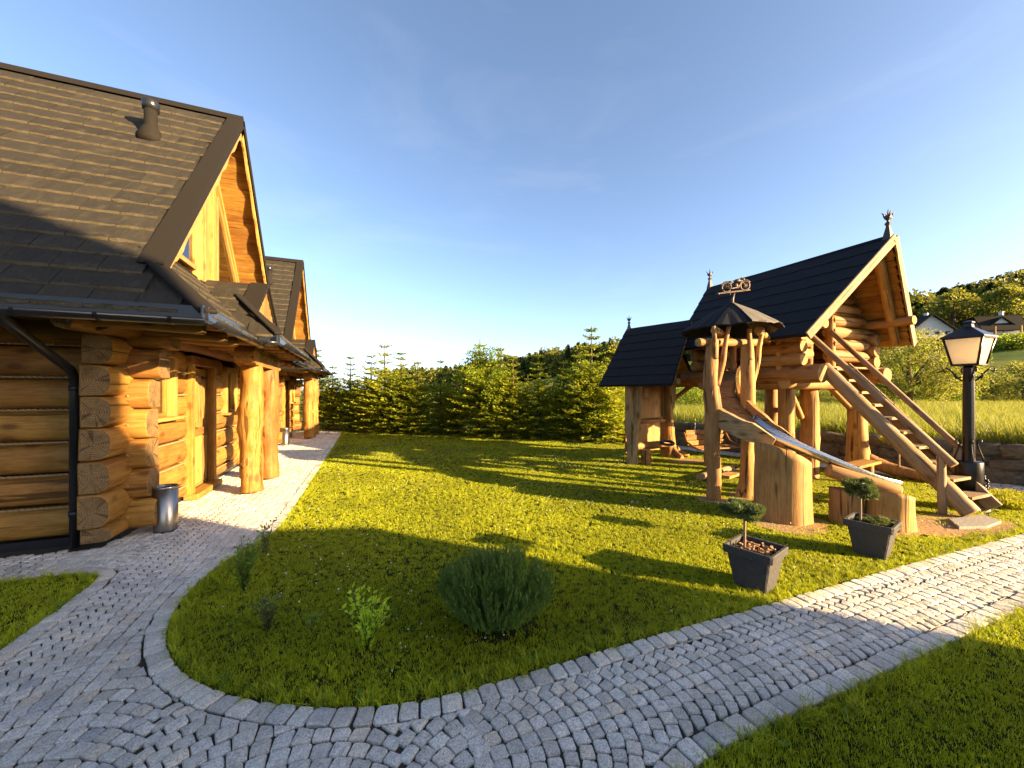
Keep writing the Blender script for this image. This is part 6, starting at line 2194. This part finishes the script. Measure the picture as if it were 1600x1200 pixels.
# ------------------------------------------------------------------ houses on the hill
def hill_house(u, d, wdt, dep, wall_h, roof_h, rot, label, wallmat, style):
    x, y = cam_xy(u, d)
    z = tz(x, y) - 0.3
    t = thing('hillside_house', label, 'house', (x, y, z), 'houses on the far hillside')
    ca, sa = math.cos(rot), math.sin(rot)
    def hp(lx, ly, lz):
        return Vector((x + lx * ca - ly * sa, y + lx * sa + ly * ca, z + lz))
    hw, hd = wdt / 2, dep / 2
    poly_prism(t, 'wall', [hp(-hw, -hd, 0), hp(hw, -hd, 0), hp(hw, hd, 0), hp(-hw, hd, 0)], (0, 0, wall_h), wallmat)
    ov = 0.9
    if style == 'front':       # ridge towards the viewer, gable in front
        poly_prism(t, 'gable', [hp(-hw, -hd, wall_h), hp(hw, -hd, wall_h), hp(0, -hd, wall_h + roof_h)], (hp(0, dep, 0) - hp(0, 0, 0)), wallmat)
        for s in (-1, 1):
            slab(t, 'roof', [hp(s * (hw + ov), -hd - ov, wall_h - 0.75 * roof_h * ov / hw), hp(s * (hw + ov), hd + ov, wall_h - 0.75 * roof_h * ov / hw), hp(0, hd + ov, wall_h + roof_h + 0.2), hp(0, -hd - ov, wall_h + roof_h + 0.2)], 0.25, 'roof_trim')
    else:
        for s in (-1, 1):
            slab(t, 'roof', [hp(-hw - ov, s * (hd + ov), wall_h - 0.75 * roof_h * ov / hd), hp(hw + ov, s * (hd + ov), wall_h - 0.75 * roof_h * ov / hd), hp(hw + ov, 0, wall_h + roof_h), hp(-hw - ov, 0, wall_h + roof_h)], 0.25, 'roof_trim')
        poly_prism(t, 'gable', [hp(hw - 0.1, -hd, wall_h), hp(hw - 0.1, hd, wall_h), hp(hw - 0.1, 0, wall_h + roof_h - 0.3)], hp(-wdt + 0.2, 0, 0) - hp(0, 0, 0), wallmat)
        dg = poly_prism(t, 'dormer', [hp(-1.9, -hd * 0.75, wall_h + roof_h * 0.15), hp(1.9, -hd * 0.75, wall_h + roof_h * 0.15), hp(0, -hd * 0.75, wall_h + roof_h * 0.72)], hp(0, hd * 0.7, 0) - hp(0, 0, 0), 'plaster')
        for s in (-1, 1):
            slab(dg, 'dormer_roof', [hp(s * 2.5, -hd * 0.75 - .5, wall_h + roof_h * 0.10), hp(s * 2.5, 0, wall_h + roof_h * 0.10), hp(0, 0, wall_h + roof_h * 0.80), hp(0, -hd * 0.75 - .5, wall_h + roof_h * 0.80)], 0.15, 'roof_trim')
    lathe(t, 'chimney', hp(wdt * 0.18, 0.4, wall_h + roof_h * 0.6), [(0.5, 0), (0.5, roof_h * 0.62), (0.6, roof_h * 0.64), (0.6, roof_h * 0.7)], 'plaster', 4, False)
    nwin = 4
    for k in range(nwin):
        lx = -hw + wdt * (k + 0.5) / nwin
        for lz in ([0.35 * wall_h] if wall_h < 4 else [0.18 * wall_h, 0.62 * wall_h]):
            wnd = poly_prism(t, 'window', [hp(lx - 0.55, -hd - 0.05, lz), hp(lx + 0.55, -hd - 0.05, lz), hp(lx + 0.55, -hd - 0.05, lz + 1.3), hp(lx - 0.55, -hd - 0.05, lz + 1.3)], hp(0, 0.04, 0) - hp(0, 0, 0), 'gutter')
    if style == 'front':
        poly_prism(t, 'balcony', [hp(-hw - .2, -hd - 1.2, wall_h * 0.5), hp(hw + .2, -hd - 1.2, wall_h * 0.5), hp(hw + .2, -hd, wall_h * 0.5), hp(-hw - .2, -hd, wall_h * 0.5)], (0, 0, 0.9), 'plaster')
    else:
        for sx in (-0.35, 0.35):
            rlog(t, hp(sx * wdt, -hd - 1.3, 0), hp(sx * wdt, -hd - 1.3, wall_h), 0.22, 5, 'porch_post', up=(1, 0, 0))
        for sx in (-0.22, 0.22):
            poly_prism(t, 'white_panel', [hp(sx * wdt - 1.4, -hd - 0.12, wall_h * 0.45), hp(sx * wdt + 1.4, -hd - 0.12, wall_h * 0.45), hp(sx * wdt + 1.4, -hd - 0.12, wall_h * 0.95), hp(sx * wdt - 1.4, -hd - 0.12, wall_h * 0.95)], hp(0, 0.05, 0) - hp(0, 0, 0), 'plaster')
    return t
hill_house(1437, 112, 9.5, 9, 5.0, 4.2, R(-38), 'white hillside house with a gable front and balconies', 'plaster', 'front')
hill_house(1556, 100, 6.8, 4.6, 3.4, 3.3, R(-42), 'brown log hillside house with a long dark roof and white dormer', 'red_brown', 'side')
hill_house(1476, 58, 5.0, 5.0, 2.0, 2.6, R(-60), 'small dark-roofed shed half hidden behind the lamp', 'red_brown', 'front')
hs = thing('solar_panel', 'dark solar panel rack just below the white hillside house', 'solar panel', (*cam_xy(1455, 112), 0))
px_, py_ = cam_xy(1455, 112)
pz_ = tz(px_, py_)
for k in range(3):
    a = Vector((px_, py_, pz_ + 1.2)) + Vector((CA, -SA, 0)) * (k - 1) * 3.2
    board(hs, 'panel', a - Vector((CA, -SA, 0)) * 1.5, a + Vector((CA, -SA, 0)) * 1.5, 3.2, 0.1, 'gutter', (-SA, -CA, 1.2))
    rlog(hs, a + Vector((0, 0, -1.8)), a, 0.12, 3, 'post', ('raw_x', 'end_raw'), up=(1, 0, 0))

# ------------------------------------------------------------------ the lodge behind the camera, whose shadow lies over the paths
SH = Vector((SUN.x, SUN.y, 0)).normalized()
SP = Vector((-SH.y, SH.x, 0))
def lg(s, al, z):
    return SP * s + SH * al + Vector((0, 0, z))
lo = thing('timber_lodge', 'tall timber lodge standing behind the viewer', 'lodge', tuple(lg(-2, 14, 0)))
AF, AB = 10.0, 19.0
dv = SH * (AB - AF)
poly_prism(lo, 'wall', [lg(1.75, AF, 0), lg(-3.0, AF, 0), lg(-3.0, AF, 6.9), lg(-0.6, AF, 10.6), lg(1.75, AF, 6.55)], dv, 'honey_x')
poly_prism(lo, 'roof', [lg(2.15, AF - 0.3, 6.95), lg(-0.6, AF - 0.3, 11.3), lg(-3.5, AF - 0.3, 6.6), lg(-3.5, AF - 0.3, 6.3), lg(-0.6, AF - 0.3, 11.0), lg(2.15, AF - 0.3, 6.67)], dv, 'tile')
poly_prism(lo, 'side_wing', [lg(1.70, AF, 0), lg(3.58, AF, 0), lg(3.58, AF, 3.75), lg(2.98, AF, 4.05), lg(2.90, AF, 4.6), lg(1.70, AF, 6.2)], dv, 'honey_x')
poly_prism(lo, 'porch', [lg(-3.0, AF, 0), lg(-7.0, AF, 0), lg(-7.0, AF, 5.0), lg(-3.0, AF, 6.4)], dv, 'honey_x')
for s in (-2.2, -0.6, 1.0):
    wnd = poly_prism(lo, 'window', [lg(s - 0.5, AF - 0.06, 1.0), lg(s + 0.5, AF - 0.06, 1.0), lg(s + 0.5, AF - 0.06, 2.3), lg(s - 0.5, AF - 0.06, 2.3)], SH * 0.05, 'gutter')
poly_prism(lo, 'door', [lg(2.1, AF - 0.06, 0), lg(3.1, AF - 0.06, 0), lg(3.1, AF - 0.06, 2.1), lg(2.1, AF - 0.06, 2.1)], SH * 0.05, 'old_x')
